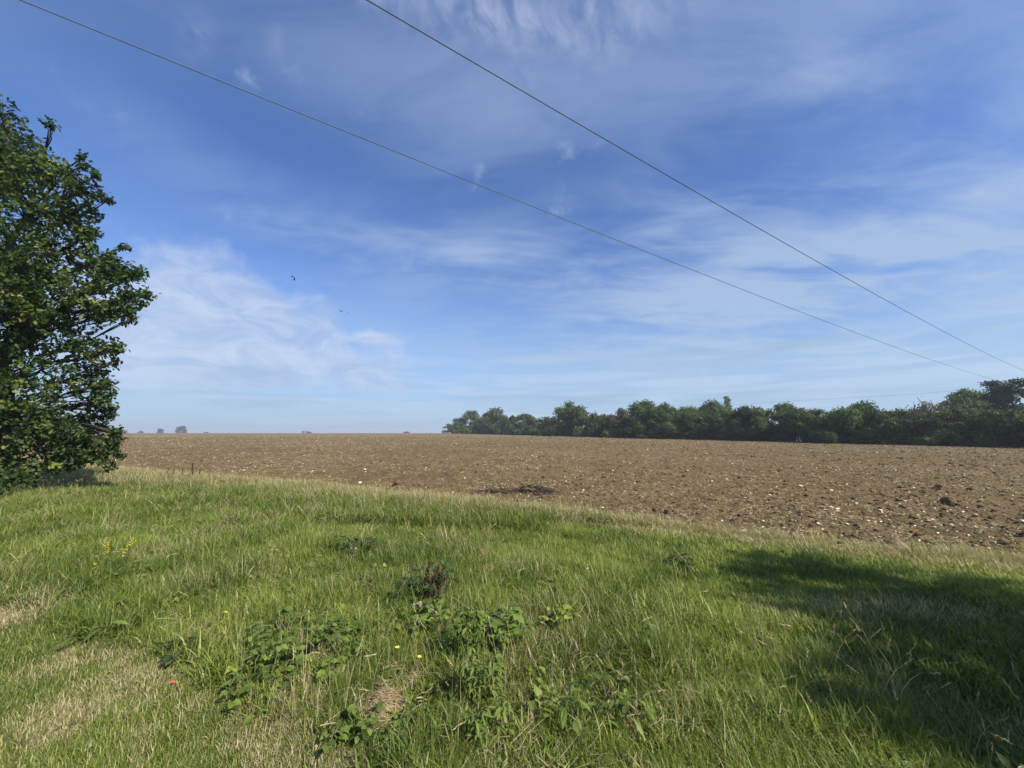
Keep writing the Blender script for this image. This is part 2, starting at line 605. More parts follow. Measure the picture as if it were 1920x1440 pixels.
def field_mat():
    m, g, b, out = mat_new('ploughed_soil')
    tc = g.node('ShaderNodeTexCoord')
    P = tc.outputs['Object']
    big = g.noise(P, 0.05, 4, 0.6)
    mid = g.noise(P, 0.9, 5, 0.65)
    fine = g.noise(P, 14.0, 5, 0.7)
    v = g.m('ADD', g.m('MULTIPLY', mid, 0.5), g.m('MULTIPLY', fine, 0.5))
    c = g.ramp(v, [(0.30, (0.058, 0.038, 0.020)), (0.48, (0.126, 0.088, 0.040)), (0.62, (0.184, 0.134, 0.062)), (0.75, (0.26, 0.192, 0.105))])
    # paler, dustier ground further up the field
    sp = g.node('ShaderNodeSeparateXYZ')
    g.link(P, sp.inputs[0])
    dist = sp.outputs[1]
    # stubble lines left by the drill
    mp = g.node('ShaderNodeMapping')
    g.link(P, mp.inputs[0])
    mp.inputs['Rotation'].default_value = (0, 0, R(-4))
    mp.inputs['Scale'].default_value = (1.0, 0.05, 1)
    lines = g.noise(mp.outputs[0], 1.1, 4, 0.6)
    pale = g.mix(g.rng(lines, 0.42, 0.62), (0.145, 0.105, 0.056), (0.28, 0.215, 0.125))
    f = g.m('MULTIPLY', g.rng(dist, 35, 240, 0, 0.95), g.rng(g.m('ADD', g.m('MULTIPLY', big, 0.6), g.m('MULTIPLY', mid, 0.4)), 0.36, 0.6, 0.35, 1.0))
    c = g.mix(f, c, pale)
    c = g.mix(g.m('MULTIPLY', g.rng(big, 0.45, 0.62), 0.25), c, (0.24, 0.165, 0.085))
    mp2 = g.node('ShaderNodeMapping')
    g.link(P, mp2.inputs[0])
    mp2.inputs['Rotation'].default_value = (0, 0, R(-12))
    mp2.inputs['Scale'].default_value = (1.0, 0.04, 1)
    rows = g.noise(mp2.outputs[0], 2.2, 4, 0.7)
    c = g.mix(g.rng(rows, 0.42, 0.62, 0, 0.30), c, (0.09, 0.062, 0.032))
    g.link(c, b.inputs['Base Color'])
    b.inputs['Roughness'].default_value = 0.95
    b.inputs['Specular IOR Level'].default_value = 0.1
    bn = g.node('ShaderNodeBump')
    bn.inputs['Strength'].default_value = 0.9
    bn.inputs['Distance'].default_value = 0.05
    g.link(g.m('ADD', fine, g.m('MULTIPLY', mid, 0.7)), bn.inputs['Height'])
    g.link(bn.outputs[0], b.inputs['Normal'])
    return m


def verge_mat():
    m, g, b, out = mat_new('verge_soil')
    tc = g.node('ShaderNodeTexCoord')
    P = tc.outputs['Object']
    a = g.node('ShaderNodeAttribute', attribute_name='rnd').outputs['Fac']
    fine = g.noise(P, 40.0, 5, 0.7)
    mid = g.noise(P, 5.0, 4, 0.6)
    v = g.m('ADD', g.m('MULTIPLY', mid, 0.5), g.m('MULTIPLY', fine, 0.5))
    green = g.ramp(v, [(0.3, (0.026, 0.040, 0.012)), (0.55, (0.062, 0.078, 0.022)), (0.75, (0.13, 0.125, 0.05))])
    straw = g.ramp(v, [(0.3, (0.12, 0.085, 0.045)), (0.5, (0.26, 0.20, 0.11)), (0.72, (0.42, 0.35, 0.21))])
    g.link(g.mix(a, green, straw), b.inputs['Base Color'])
    b.inputs['Roughness'].default_value = 0.95
    b.inputs['Specular IOR Level'].default_value = 0.1
    bn = g.node('ShaderNodeBump')
    bn.inputs['Strength'].default_value = 0.8
    bn.inputs['Distance'].default_value = 0.02
    g.link(v, bn.inputs['Height'])
    g.link(bn.outputs[0], b.inputs['Normal'])
    return m


M = {}
M['field'] = field_mat()
M['verge'] = verge_mat()
GREEN = [(0.0, (0.056, 0.090, 0.013)), (0.35, (0.116, 0.160, 0.022)), (0.65, (0.188, 0.235, 0.036)), (1.0, (0.29, 0.322, 0.072))]
STRAW = [(0.0, (0.24, 0.205, 0.09)), (0.5, (0.36, 0.305, 0.155)), (1.0, (0.50, 0.43, 0.25))]
M['grass'] = grass_mat('grass_blades', GREEN, STRAW)
M['bark'] = plain_mat('bark', (0.035, 0.030, 0.024), (0.085, 0.075, 0.06), 0.9, 6, 0.1, 0.6)
M['soil_clod'] = plain_mat('soil_clod', (0.066, 0.043, 0.023), (0.165, 0.115, 0.060), 0.95, 9, 0.1, 0.5)
M['flint'] = plain_mat('pale_flint', (0.48, 0.41, 0.27), (0.82, 0.75, 0.58), 0.6, 14, 0.35)
M['straw'] = plain_mat('straw_bits', (0.26, 0.20, 0.10), (0.46, 0.375, 0.21), 0.7, 3)
M['oak'] = leaf_mat('oak_leaves', [(0.0, (0.012, 0.026, 0.008)), (0.40, (0.028, 0.054, 0.015)), (0.70, (0.066, 0.104, 0.025)), (1.0, (0.19, 0.205, 0.045))], 0.28, noise_scale=0.7, jitter=0.35)
M['bramble'] = leaf_mat('bramble_leaves', [(0.0, (0.050, 0.085, 0.016)), (0.5, (0.12, 0.175, 0.03)), (0.9, (0.23, 0.29, 0.06)), (1.0, (0.33, 0.30, 0.07))], 0.35, 0.5, 0.25)
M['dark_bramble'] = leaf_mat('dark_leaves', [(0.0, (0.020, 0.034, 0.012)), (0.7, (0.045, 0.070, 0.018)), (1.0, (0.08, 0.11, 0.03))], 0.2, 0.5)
M['yellow_leaf'] = leaf_mat('yellow_green_leaves', [(0.0, (0.12, 0.19, 0.03)), (1.0, (0.38, 0.40, 0.07))], 0.35)
M['mid_leaf'] = leaf_mat('light_green_leaves', [(0.0, (0.08, 0.13, 0.022)), (1.0, (0.20, 0.25, 0.05))], 0.35)
M['stem'] = plain_mat('green_stem', (0.07, 0.10, 0.03), (0.14, 0.15, 0.06), 0.7, 20)
M['dead_stem'] = plain_mat('red_brown_stem', (0.045, 0.020, 0.012), (0.10, 0.045, 0.025), 0.85, 30)
M['grey_dead'] = plain_mat('curled_dead_leaf', (0.20, 0.17, 0.13), (0.36, 0.31, 0.26), 0.8, 20)
M['petal'] = plain_mat('yellow_petal', (0.75, 0.55, 0.02), (0.85, 0.70, 0.05), 0.6, 30)
M['white_petal'] = plain_mat('white_petal', (0.75, 0.75, 0.72), (0.85, 0.85, 0.82), 0.6, 30)
M['red'] = plain_mat('red_wrapper', (0.36, 0.07, 0.04), (0.48, 0.14, 0.09), 0.5, 30)
M['wire'] = plain_mat('weathered_wire', (0.03, 0.045, 0.05), (0.05, 0.07, 0.075), 0.6, 3, 0.2)
M['sunlit_wire'] = plain_mat('sunlit_wire', (0.06, 0.10, 0.12), (0.09, 0.14, 0.16), 0.6, 3, 0.2)  # sunlight on the lower wire is painted in as a lighter, bluer colour
M['bird'] = plain_mat('black_feathers', (0.012, 0.012, 0.014), (0.03, 0.03, 0.032), 0.6, 20)
M['twig'] = plain_mat('dark_twigs', (0.035, 0.024, 0.018), (0.10, 0.075, 0.055), 0.9, 10)
M['barn'] = plain_mat('grey_sheet_wall', (0.10, 0.12, 0.12), (0.14, 0.16, 0.16), 0.7, 2)
M['roof'] = plain_mat('grey_roof', (0.16, 0.17, 0.17), (0.22, 0.23, 0.23), 0.8, 2)


def tree_mat(name, dark, mid, light, trans=0.25):
    return leaf_mat(name, [(0.0, dark), (0.5, mid), (1.0, light)], trans, 0.6, 0.15, 0.35, 1.1, 0.35)


M['t_green'] = tree_mat('hedge_leaves_mid', (0.022, 0.040, 0.013), (0.056, 0.088, 0.024), (0.110, 0.150, 0.040))
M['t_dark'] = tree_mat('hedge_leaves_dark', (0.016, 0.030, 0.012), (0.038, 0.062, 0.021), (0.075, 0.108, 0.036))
M['t_olive'] = tree_mat('hedge_leaves_olive', (0.030, 0.042, 0.014), (0.072, 0.088, 0.028), (0.13, 0.145, 0.05))
M['t_pale'] = tree_mat('hedge_leaves_pale', (0.040, 0.062, 0.022), (0.085, 0.120, 0.042), (0.14, 0.18, 0.07))
M['t_rust'] = tree_mat('hedge_leaves_rust', (0.050, 0.036, 0.022), (0.105, 0.080, 0.048), (0.17, 0.13, 0.085))
M['t_pine'] = tree_mat('pine_needles', (0.014, 0.026, 0.016), (0.034, 0.055, 0.032), (0.065, 0.09, 0.05), 0.1)


# ------------------------------------------------------------------ terrain meshes
def polar_grid(r, th):
    Rr, T = np.meshgrid(r, th, indexing='ij')
    x, y = Rr * np.sin(T), Rr * np.cos(T)
    nr, nt = x.shape
    i = np.arange(nr - 1)[:, None] * nt
    j = np.arange(nt - 1)[None]
    q = np.stack([i + j, i + j + 1, i + nt + j + 1, i + nt + j], -1).reshape(-1, 4)
    return x.ravel(), y.ravel(), q[:, ::-1]


def compact(x, y, z, q, keep, a=None):
    q = q[keep]
    u, inv = np.unique(q, return_inverse=True)
    return np.stack([x[u], y[u], z[u]], -1), inv.reshape(-1, 4), (None if a is None else a[u])


thf = np.concatenate([np.linspace(-math.pi, -R(66), 50)[:-1], np.linspace(-R(66), R(66), 760), np.linspace(R(66), math.pi, 50)[1:]])
rr = np.concatenate([np.geomspace(0.4, 4.5, 12)[:-1], np.geomspace(4.5, 60, 460)[:-1], np.geomspace(60, 3000, 150)])
x, y, q = polar_grid(rr, thf)
cx, cy = x[q].mean(1), y[q].mean(1)
V, Q, _ = compact(x, y, field_z(x, y), q, cy > ybound(cx) - 0.6)
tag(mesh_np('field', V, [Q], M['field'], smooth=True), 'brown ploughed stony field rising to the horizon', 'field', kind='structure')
thv = np.concatenate([np.linspace(-math.pi, -R(70), 50)[:-1], np.linspace(-R(70), R(66), 300), np.linspace(R(66), math.pi, 50)[1:]])
rv = np.concatenate([np.geomspace(0.15, 1.5, 14)[:-1], np.geomspace(1.5, 40, 230)[:-1], np.geomspace(40, 400, 30)])
x, y, q = polar_grid(rv, thv)
cx, cy = x[q].mean(1), y[q].mean(1)
e = ybound(x) - y
zz = verge_z(x, y) - 0.06 * np.clip(1 - e / 0.4, 0, 1.6)
V, Q, A = compact(x, y, zz, q, cy < ybound(cx) + 0.12, np.clip(dry_at(x, y) * 0.9 + bare_at(x, y) * 0.3, 0, 1))
# close the centre
V = np.concatenate([V, [[0, 0, float(verge_z(np.array([0.0]), np.array([0.0]))[0])]]])
A = np.append(A, 0.2)
ring = np.where(np.hypot(V[:-1, 0], V[:-1, 1]) < 0.151)[0]
ring = ring[np.argsort(np.arctan2(V[ring, 0], V[ring, 1]))]
tri = np.stack([np.full(len(ring) - 1, len(V) - 1), ring[1:], ring[:-1]], -1)
tag(mesh_np('grass_verge', V, [Q, tri], M['verge'], attrs={'rnd': A}, smooth=True),
    'green grass verge in front of the ploughed field', 'verge', kind='structure')


# ------------------------------------------------------------------ scatter by instances
def scatter(name, P, yaw, tilt, scale, idx, variants, attrs, label, cat):
    """one 'stuff' object that instances the variant meshes on its own points"""
    n = len(P)
    me = bpy.data.meshes.new(name)
    me.vertices.add(n)
    me.vertices.foreach_set('co', np.ascontiguousarray(P, np.float32).ravel())

    def at(k, t, v, field='value'):
        a = me.attributes.new(k, t, 'POINT')
        a.data.foreach_set(field, np.ascontiguousarray(v).ravel())
    rot = np.zeros((n, 3), np.float32)
    rot[:, 2] = yaw
    rot[:, 0] = tilt
    at('rot', 'FLOAT_VECTOR', rot, 'vector')
    sc = np.asarray(scale, np.float32)
    if sc.ndim == 1:
        sc = np.repeat(sc[:, None], 3, 1)
    at('scl', 'FLOAT_VECTOR', sc, 'vector')
    at('idx', 'INT', np.asarray(idx, np.int32))
    for k, v in attrs.items():
        at(k, 'FLOAT', np.asarray(v, np.float32))
    o = bpy.data.objects.new(name, me)
    COL.objects.link(o)
    vc = bpy.data.collections.new(name + '_kinds')
    for v in variants:
        vc.objects.link(v)
    ng = bpy.data.node_groups.new(name + '_scatter', 'GeometryNodeTree')
    ng.interface.new_socket('Geometry', in_out='INPUT', socket_type='NodeSocketGeometry')
    ng.interface.new_socket('Geometry', in_out='OUTPUT', socket_type='NodeSocketGeometry')
    g = N(ng)
    gi, go = g.node('NodeGroupInput'), g.node('NodeGroupOutput')
    ip = g.node('GeometryNodeInstanceOnPoints')
    ci = g.node('GeometryNodeCollectionInfo')
    ci.inputs[0].default_value = vc
    ci.inputs['Separate Children'].default_value = True
    ci.inputs['Reset Children'].default_value = True

    def na(k, t):
        nn = g.node('GeometryNodeInputNamedAttribute', data_type=t)
        nn.inputs[0].default_value = k
        return [s for s in nn.outputs if s.enabled][0]
    g.link(gi.outputs[0], ip.inputs['Points'])
    g.link(ci.outputs[0], ip.inputs['Instance'])
    ip.inputs['Pick Instance'].default_value = True
    g.link(na('idx', 'INT'), ip.inputs['Instance Index'])
    er = g.node('FunctionNodeEulerToRotation')
    g.link(na('rot', 'FLOAT_VECTOR'), er.inputs[0])
    g.link(er.outputs[0], ip.inputs['Rotation'])
    g.link(na('scl', 'FLOAT_VECTOR'), ip.inputs['Scale'])
    g.link(ip.outputs[0], go.inputs[0])
    md = o.modifiers.new('scatter', 'NODES')
    md.node_group = ng
    return tag(o, label, cat, kind='stuff')


def blade_clump(name, nb, radius, w, spread, curl, rng, seg=4, heads=0.0, mat=None):
    """unit-height tuft of tapered, curved blades"""
    geo = Geo()
    for i in range(nb):
        a = rng.uniform(0, 2 * math.pi)
        r = radius * math.sqrt(rng.random())
        p = np.array([r * math.cos(a), r * math.sin(a), -0.04])
        L = rng.uniform(0.5, 1.0) if heads == 0 else rng.uniform(0.75, 1.0)
        yaw = rng.uniform(0, 2 * math.pi)
        lean = abs(rng.normal(0, spread))
        cu = abs(rng.normal(0, curl))
        ww = w * rng.uniform(0.7, 1.3)
        side = np.array([-math.sin(yaw + rng.normal(0, .5)), math.cos(yaw), 0])
        side /= np.linalg.norm(side)
        V, th = [], lean
        pts = [p]
        for s in range(seg):
            th = th + cu / seg * (0.4 + s)
            d = np.array([math.sin(th) * math.cos(yaw), math.sin(th) * math.sin(yaw), math.cos(th)])
            pts.append(pts[-1] + d * L / seg)
        for s, c in enumerate(pts):
            k = 1 - (s / seg) ** 1.6
            V += [c - side * ww * (0.15 + 0.85 * k) * .5, c + side * ww * (0.15 + 0.85 * k) * .5]
        Fq = [(2 * s, 2 * s + 1, 2 * s + 3, 2 * s + 2) for s in range(seg)]
        rv_ = rng.random()
        geo.add(V, [np.array(Fq)], rv_)
        if heads and rng.random() < heads:
            t = pts[-1]
            d = pts[-1] - pts[-2]
            d /= np.linalg.norm(d)
            hl = rng.uniform(0.12, 0.2)
            for k in range(9):
                c = t - d * hl * 0.3 + d * hl * k / 9
                o_ = rng.normal(0, 1, 3)
                o_ -= d * np.dot(o_, d)
                o_ = o_ / np.linalg.norm(o_) * 0.012
                s_ = np.cross(d, o_)
                geo.add([c, c + o_ + d * .02 + s_ * .4, c + d * .06, c + o_ + d * .02 - s_ * .4], [np.array([[0, 1, 2, 3]])], rv_)
    return geo.build(name, mat or M['grass'], link=False)


r1 = np.random.default_rng(11)
# widths are relative to a height of one; instances are about 0.06-0.3 m high
TUFTS = [blade_clump('tuft_a', 26, 0.28, 0.022, 0.25, 0.7, r1), blade_clump('tuft_b', 30, 0.34, 0.026, 0.45, 0.9, r1),
         blade_clump('tuft_c', 22, 0.25, 0.020, 0.18, 0.4, r1), blade_clump('tuft_d', 28, 0.38, 0.030, 0.6, 1.2, r1),
         blade_clump('tuft_e', 24, 0.30, 0.024, 0.35, 0.8, r1), blade_clump('tuft_f', 13, 0.22, 0.050, 0.5, 1.3, r1),
         blade_clump('tuft_g', 34, 0.42, 0.014, 0.3, 0.5, r1)]
SHORT = [blade_clump('turf_a', 34, 1.1, 0.085, 0.6, 0.6, r1, 2), blade_clump('turf_b', 30, 1.2, 0.075, 0.8, 0.8, r1, 2),
         blade_clump('turf_c', 36, 1.0, 0.080, 0.45, 0.9, r1, 2)]
STALK = [blade_clump('stalk_a', 5, 0.12, 0.007, 0.14, 0.25, r1, 5, 0.9), blade_clump('stalk_b', 4, 0.12, 0.008, 0.2, 0.4, r1, 5, 0.9),
         blade_clump('stalk_c', 6, 0.15, 0.007, 0.1, 0.3, r1, 5, 0.8)]


def verge_points(n, dmin, dmax, power, rng, lim=1.55):
    """points on the verge, density falling with distance"""
    u = rng.random(n)
    e1 = 2 - power
    d = (dmin ** e1 + u * (dmax ** e1 - dmin ** e1)) ** (1 / e1)
    x = rng.uniform(-lim - 0.15, lim, n) * d + rng.normal(0, 0.4, n)
    y = d + rng.normal(0, .05, n)
    k = y < ybound(x) - 0.02 + rng.exponential(0.14, n) * (rng.random(n) < 0.5)
    return x[k], y[k]


r2 = np.random.default_rng(21)
x, y = verge_points(150000, 1.3, 24, 1.35, r2)
xa = r2.uniform(-5, 5, 5000)
ya = r2.uniform(-3, 1.4, 5000)
x, y = np.concatenate([x, xa]), np.concatenate([y, ya])
H, DR, BA = height_at(x, y), dry_at(x, y), bare_at(x, y)
k = r2.random(len(x)) > BA * 0.95
x, y, H, DR = x[k], y[k], H[k], DR[k]
tall = H > 0.105
TONE = np.clip(fbm(x, y, 1.3, 4, 12.0) * 2.4 - 0.72 + r2.normal(0, 0.16, len(x)), 0, 1)
lush = inside(LUSH, x, y)
TONE = np.where(lush, np.clip(TONE + 0.35, 0, 1), TONE)
TONE = np.where(inside(TALLFRINGE, x, y), TONE * 0.45, TONE)
TONE = TONE * np.clip(1.1 + x / 22 - 0.02 * y, 0.55, 1)
TONE = np.where(inside(MOWN_LEFT, x, y), TONE * 0.4, TONE)
z = verge_z(x, y)
k = tall & (r2.random(len(x)) < 0.62)
n = k.sum()
hs = H[k] * r2.uniform(0.55, 1.35, n)
wd = hs * (1 + 0.07 * np.abs(y[k]))          # far tufts a little broader
scatter('long_grass', np.stack([x[k], y[k], z[k]], -1), r2.uniform(0, 6.28, n), r2.normal(0, .12, n),
        np.stack([wd, wd, hs], -1), r2.integers(0, 7, n), TUFTS, {'dry': DR[k] * 0.9, 'tone': TONE[k]},
        'long green grass of the verge', 'grass')
k = ~k
n = k.sum()
hs = np.where(tall[k], 0.06, H[k]) * r2.uniform(0.6, 1.3, n)
wd = np.maximum(hs, 0.035) * (1 + 0.05 * np.abs(y[k]))
scatter('short_turf', np.stack([x[k], y[k], z[k]], -1), r2.uniform(0, 6.28, n), r2.normal(0, .1, n),
        np.stack([wd, wd, hs], -1), r2.integers(0, 3, n), SHORT, {'dry': DR[k], 'tone': TONE[k]},
        'short green and straw coloured turf of the verge', 'grass')
# dead flattened thatch between the tufts
x, y = verge_points(9000, 1.4, 16, 1.4, r2)
k = (r2.random(len(x)) < np.clip((fbm(x, y, 1.6, 3, 51.0) - 0.46) * 3, 0.05, 0.6)) & ~inside(LUSH, x, y) & ~inside(MOWN_STRIP, x, y) & ~inside(MOWN_LEFT, x, y)
x, y = x[k], y[k]
n = len(x)
hs = r2.uniform(0.08, 0.19, n)
scatter('dead_thatch', np.stack([x, y, verge_z(x, y) + 0.03], -1), r2.uniform(0, 6.28, n), r2.uniform(0.8, 1.5, n), hs,
        r2.integers(0, 7, n), [o.copy() for o in TUFTS], {'dry': np.clip(r2.normal(1.0, .2, n), .4, 1.3), 'tone': r2.uniform(0, 1, n)},
        'flattened dead straw lying between the green grass tufts', 'thatch')
# pale seed stalks
x, y = verge_points(16000, 1.8, 22, 1.2, r2)
H = height_at(x, y)
edge = ybound(x) - y
dens = np.clip((fbm(x, y, 0.9, 3, 31.0) - 0.48) * 5, 0.03, 1) * np.where(H > 0.12, 1, 0) * np.where(inside(LUSH, x, y), 0.1, 1)
dens = np.where(inside(TALLFRINGE, x, y), 0.75, dens)
dens = np.where(edge < 0.03 * y + 0.45, np.where(x < 2, 1.0, 0.45), dens)
k = (r2.random(len(x)) < dens * 0.40 * np.clip(y / 5, .35, 1))
x, y, edge = x[k], y[k], edge[k]
n = len(x)
hs = r2.uniform(0.24, 0.46, n)
wd = hs * (1 + 0.09 * y)
scatter('seed_stalks', np.stack([x, y, verge_z(x, y)], -1), r2.uniform(0, 6.28, n), r2.normal(0, .1, n),
        np.stack([wd, wd, hs], -1), r2.integers(0, 3, n), STALK,
        {'dry': np.clip(r2.uniform(0.45, 1.1, n), 0, 1), 'tone': r2.uniform(0.5, 1, n)},
        'thin pale seed stalks standing above the verge grass', 'grass')
# dead grass along the edge of the field
t = r2.uniform(-26, 12, 15000)
yy = ybound(t) - r2.exponential(0.22, len(t)) * np.where(t < 0, 1.7, 1) * (1 + 0.05 * np.abs(ybound(t))) + 0.22
k = (r2.random(len(t)) < np.where(t < 1, 0.95, 0.5)) & (yy > 1)
x, y = t[k], yy[k]
n = len(x)
hs = r2.uniform(0.12, 0.36, n) * np.where(x < 0, 1.0, 0.7)
wd = hs * (1 + 0.05 * y)
scatter('dead_edge_grass', np.stack([x, y, verge_z(x, y) - 0.02], -1), r2.uniform(0, 6.28, n), r2.normal(0, .15, n),
        np.stack([wd, wd, hs], -1), r2.integers(0, 5, n), [o.copy() for o in TUFTS],
        {'dry': np.clip(r2.normal(0.95, 0.15, n), 0.3, 1.2), 'tone': r2.uniform(0, 1, n)},
        'dead straw coloured grass along the edge of the field', 'grass')


def rock(name, seed, flat, mat, sub=2):
    import bmesh
    rg = np.random.default_rng(seed)
    bm = bmesh.new()
    bmesh.ops.create_icosphere(bm, subdivisions=sub, radius=0.5)
    dirs = rg.normal(size=(7, 3))
    dirs /= np.linalg.norm(dirs, axis=1)[:, None]
    offs = rg.uniform(0.22, 0.42, 7)
    for v in bm.verts:
        p = np.array(v.co)
        for d, o_ in zip(dirs, offs):
            s = p @ d
            if s > o_:
                p = p - d * (s - o_) * 0.85
        p = p * np.array([1.15, 0.85, flat])
        v.co = p * (1 + rg.normal(0, 0.03))
    me = bpy.data.meshes.new(name)
    bm.to_mesh(me)
    bm.free()
    me.materials.append(mat)
    return bpy.data.objects.new(name, me)


CLODS = [rock('clod_%s' % c, 40 + i, 0.6, M['soil_clod']) for i, c in enumerate('abcd')]
FLINTS = [rock('flint_%s' % c, 60 + i, 0.55, M['flint'], 1) for i, c in enumerate('abcd')]


def field_points(n, dmin, dmax, power, rng, lim=1.5):
    e1 = 2 - power
    d = (dmin ** e1 + rng.random(n) * (dmax ** e1 - dmin ** e1)) ** (1 / e1)
    x = rng.uniform(-lim, lim, n) * d
    k = (d > ybound(x) + 0.05) & (x < 50 - 0.30 * (d - 38) - 1.0)
    return x[k], d[k]


r3 = np.random.default_rng(33)
x, y = field_points(90000, 4.5, 110, 1.5, r3)
n = len(x)
s = np.exp(r3.normal(-3.45, 0.55, n)) * (1 + y / 60)
scatter('soil_clods', np.stack([x, y, field_z(x, y) + s * 0.1], -1), r3.uniform(0, 6.28, n), r3.uniform(-.5, .5, n), s,
        r3.integers(0, 4, n), CLODS, {}, 'brown soil clods turned up all over the field', 'soil')
x, y = field_points(26000, 4.5, 130, 1.45, r3)
k = r3.random(len(x)) < np.clip((fbm(x, y, 0.35, 3, 9.0) - 0.40) * 4, 0.12, 1)
x, y = x[k], y[k]
n = len(x)
s = np.exp(r3.normal(-3.70, 0.45, n)) * (1 + y / 60)
scatter('small_flints', np.stack([x, y, field_z(x, y) + s * 0.28], -1), r3.uniform(0, 6.28, n), r3.uniform(-.5, .5, n), s,
        r3.integers(0, 4, n), FLINTS, {}, 'small pale flints scattered across the ploughed field', 'stones')


def straw_piece(name, seed):
    rg = np.random.default_rng(seed)
    geo = Geo()
    for i in range(5):
        p = np.array([rg.normal(0, .4), rg.normal(0, .4), 0.03])
        a = rg.uniform(0, 6.28)
        e_ = rg.normal(0, .35)
        d = np.array([math.cos(a), math.sin(a), e_])
        L = rg.uniform(0.5, 1.2)
        m_ = p + d * L / 2 + np.array([0, 0, rg.uniform(0, .15)])
        tube(geo, [p, m_, p + d * L + np.array([0, 0, rg.uniform(-.05, .1)])], [0.045, 0.045, 0.03], 3)
    return geo.build(name, M['straw'], link=False)


STR = [straw_piece('straw_%s' % c, 80 + i) for i, c in enumerate('abcd')]
x, y = field_points(46000, 4.5, 130, 1.4, r3)
k = r3.random(len(x)) < np.clip((fbm(x, y, 0.2, 3, 19.0) - 0.38) * 4, 0.25, 1)
x, y = x[k], y[k]
n = len(x)
s = r3.uniform(0.035, 0.10, n) * (1 + y / 80)
scatter('straw_litter', np.stack([x, y, field_z(x, y) + 0.01], -1), r3.uniform(0, 6.28, n), r3.normal(0, .25, n), s,
        r3.integers(0, 4, n), STR, {}, 'bits of old straw lying over the ploughed soil', 'straw')
# the larger flints, each its own stone
x, y = field_points(1500, 4.8, 26, 1.2, r3, 1.4)
x, y = x[:260], y[:260]
for i in range(len(x)):
    src = FLINTS[i % 4]
    o = src.copy()
    o.name = 'flint_stone'
    COL.objects.link(o)
    s = r3.uniform(0.028, 0.058) * (1 + y[i] / 50)
    o.scale = (s, s, s)
    o.rotation_euler = (r3.uniform(-.4, .4), r3.uniform(-.4, .4), r3.uniform(0, 6.28))
    xx, yy_ = np.array([x[i]]), np.array([y[i]])
    o.location = (x[i], y[i], float(field_z(xx, yy_)[0]) + s * 0.22)
    tag(o, 'larger pale flint stone lying on the ploughed soil', 'stone', 'larger pale flints on the near half of the field')


# ------------------------------------------------------------------ big trees
def branch_path(a, b, rng, n=6, wob=0.08):
    a, b = np.asarray(a, float), np.asarray(b, float)
    L = np.linalg.norm(b - a)
    t = np.linspace(0, 1, n)[:, None]
    p = a + (b - a) * t
    p[:, 2] += (np.sin(t[:, 0] * math.pi) * 0.06 * L)
    p[1:-1] += rng.normal(0, wob * L / n * 1.5, (n - 2, 3))
    return p


def leafy_tree(name, base, lobes, label, cat, trunk_r, top_z, leaf, per_m2, seed, mat, group=None, detail=OAK_LEAF):
    """lobes: (x, y, z, radius) in the world. Twigs with leaves fill each lobe; limbs reach every lobe"""
    rng = np.random.default_rng(seed)
    root = empty(name, base, label, cat, group)
    base = np.asarray(base, float)
    wood = Geo()
    tp = [base + np.array([0, 0, -0.2])]
    nseg = 9
    for i in range(1, nseg + 1):
        tp.append(base + np.array([rng.normal(0, .1) * i / 3, rng.normal(0, .1) * i / 3, top_z * i / nseg]))
    tp = np.array(tp)
    rad = trunk_r * (1 - np.linspace(0, 1, len(tp)) ** 1.1 * 0.88)
    rad[0] *= 1.35
    tube(wood, tp - base, rad, 10)
    limbs = Geo()
    leaves = Geo()
    tv, tf = detail
    hub = tp[2:]
    for (lx, ly, lz, lr) in lobes:
        c = np.array([lx, ly, lz])
        # limb start: a trunk point lower than the lobe
        dd = np.linalg.norm(hub - c, axis=1) + 1.2 * np.clip(hub[:, 2] - c[2] + 0.3 * np.hypot(*(c - base)[:2]), 0, None)
        s = hub[np.argmin(dd)]
        L = np.linalg.norm(c - s)
        bp = branch_path(s, c, rng, 7)
        r0 = min(trunk_r * 0.45, (0.010 + 0.010 * L) * min(1.0, 0.25 + 1.2 * lr))
        tube(limbs, bp - base, np.linspace(r0, 0.012, 7), 5)
        ntw = max(4, int(per_m2 * lr * lr))
        u = rng.normal(size=(ntw, 3))
        u /= np.linalg.norm(u, axis=1)[:, None]
        rr_ = lr * rng.uniform(0.25, 1.0, ntw) ** 0.6
        tips = c + u * rr_[:, None] * np.array([1.0, 1.0, 0.85])
        tips[:, 2] = np.maximum(tips[:, 2], base[2] + 0.15)
        for i in range(min(ntw, max(4, int(ntw * 0.35)))):
            tube(limbs, [bp[4] - base, (bp[5] + tips[i]) / 2 - base, tips[i] - base], [0.012, 0.008, 0.004], 3)
        # leaves round each twig
        nl = 13
        tw = rng.random(ntw) * 0.42 + 0.10 * rng.random()
        tw[rng.random(ntw) < 0.12] += 0.42
        tw += rng.uniform(-.12, .22)
        ax = u + rng.normal(0, .4, u.shape)
        ax /= np.linalg.norm(ax, axis=1)[:, None]
        AX = np.repeat(ax, nl, 0)
        PP = np.repeat(tips, nl, 0) + AX * rng.uniform(-0.22, 0.06, (ntw * nl, 1)) + rng.normal(0, 0.042, (ntw * nl, 3))
        dr = AX + rng.normal(0, .8, AX.shape)
        up = rng.normal(0, .45, AX.shape) + np.array([0, 0, 1.0])
        Mx = frame_from(dr, up) * (leaf * rng.uniform(0.65, 1.2, ntw * nl))[:, None, None]
        leaves.stamp(tv, tf, PP - base, Mx, np.repeat(tw, nl) + rng.random(ntw * nl) * 0.42)
    wood.build('trunk', M['bark'], root, smooth=True)
    limbs.build('branches', M['bark'], root)
    leaves.build('crown', mat, root)
    return root


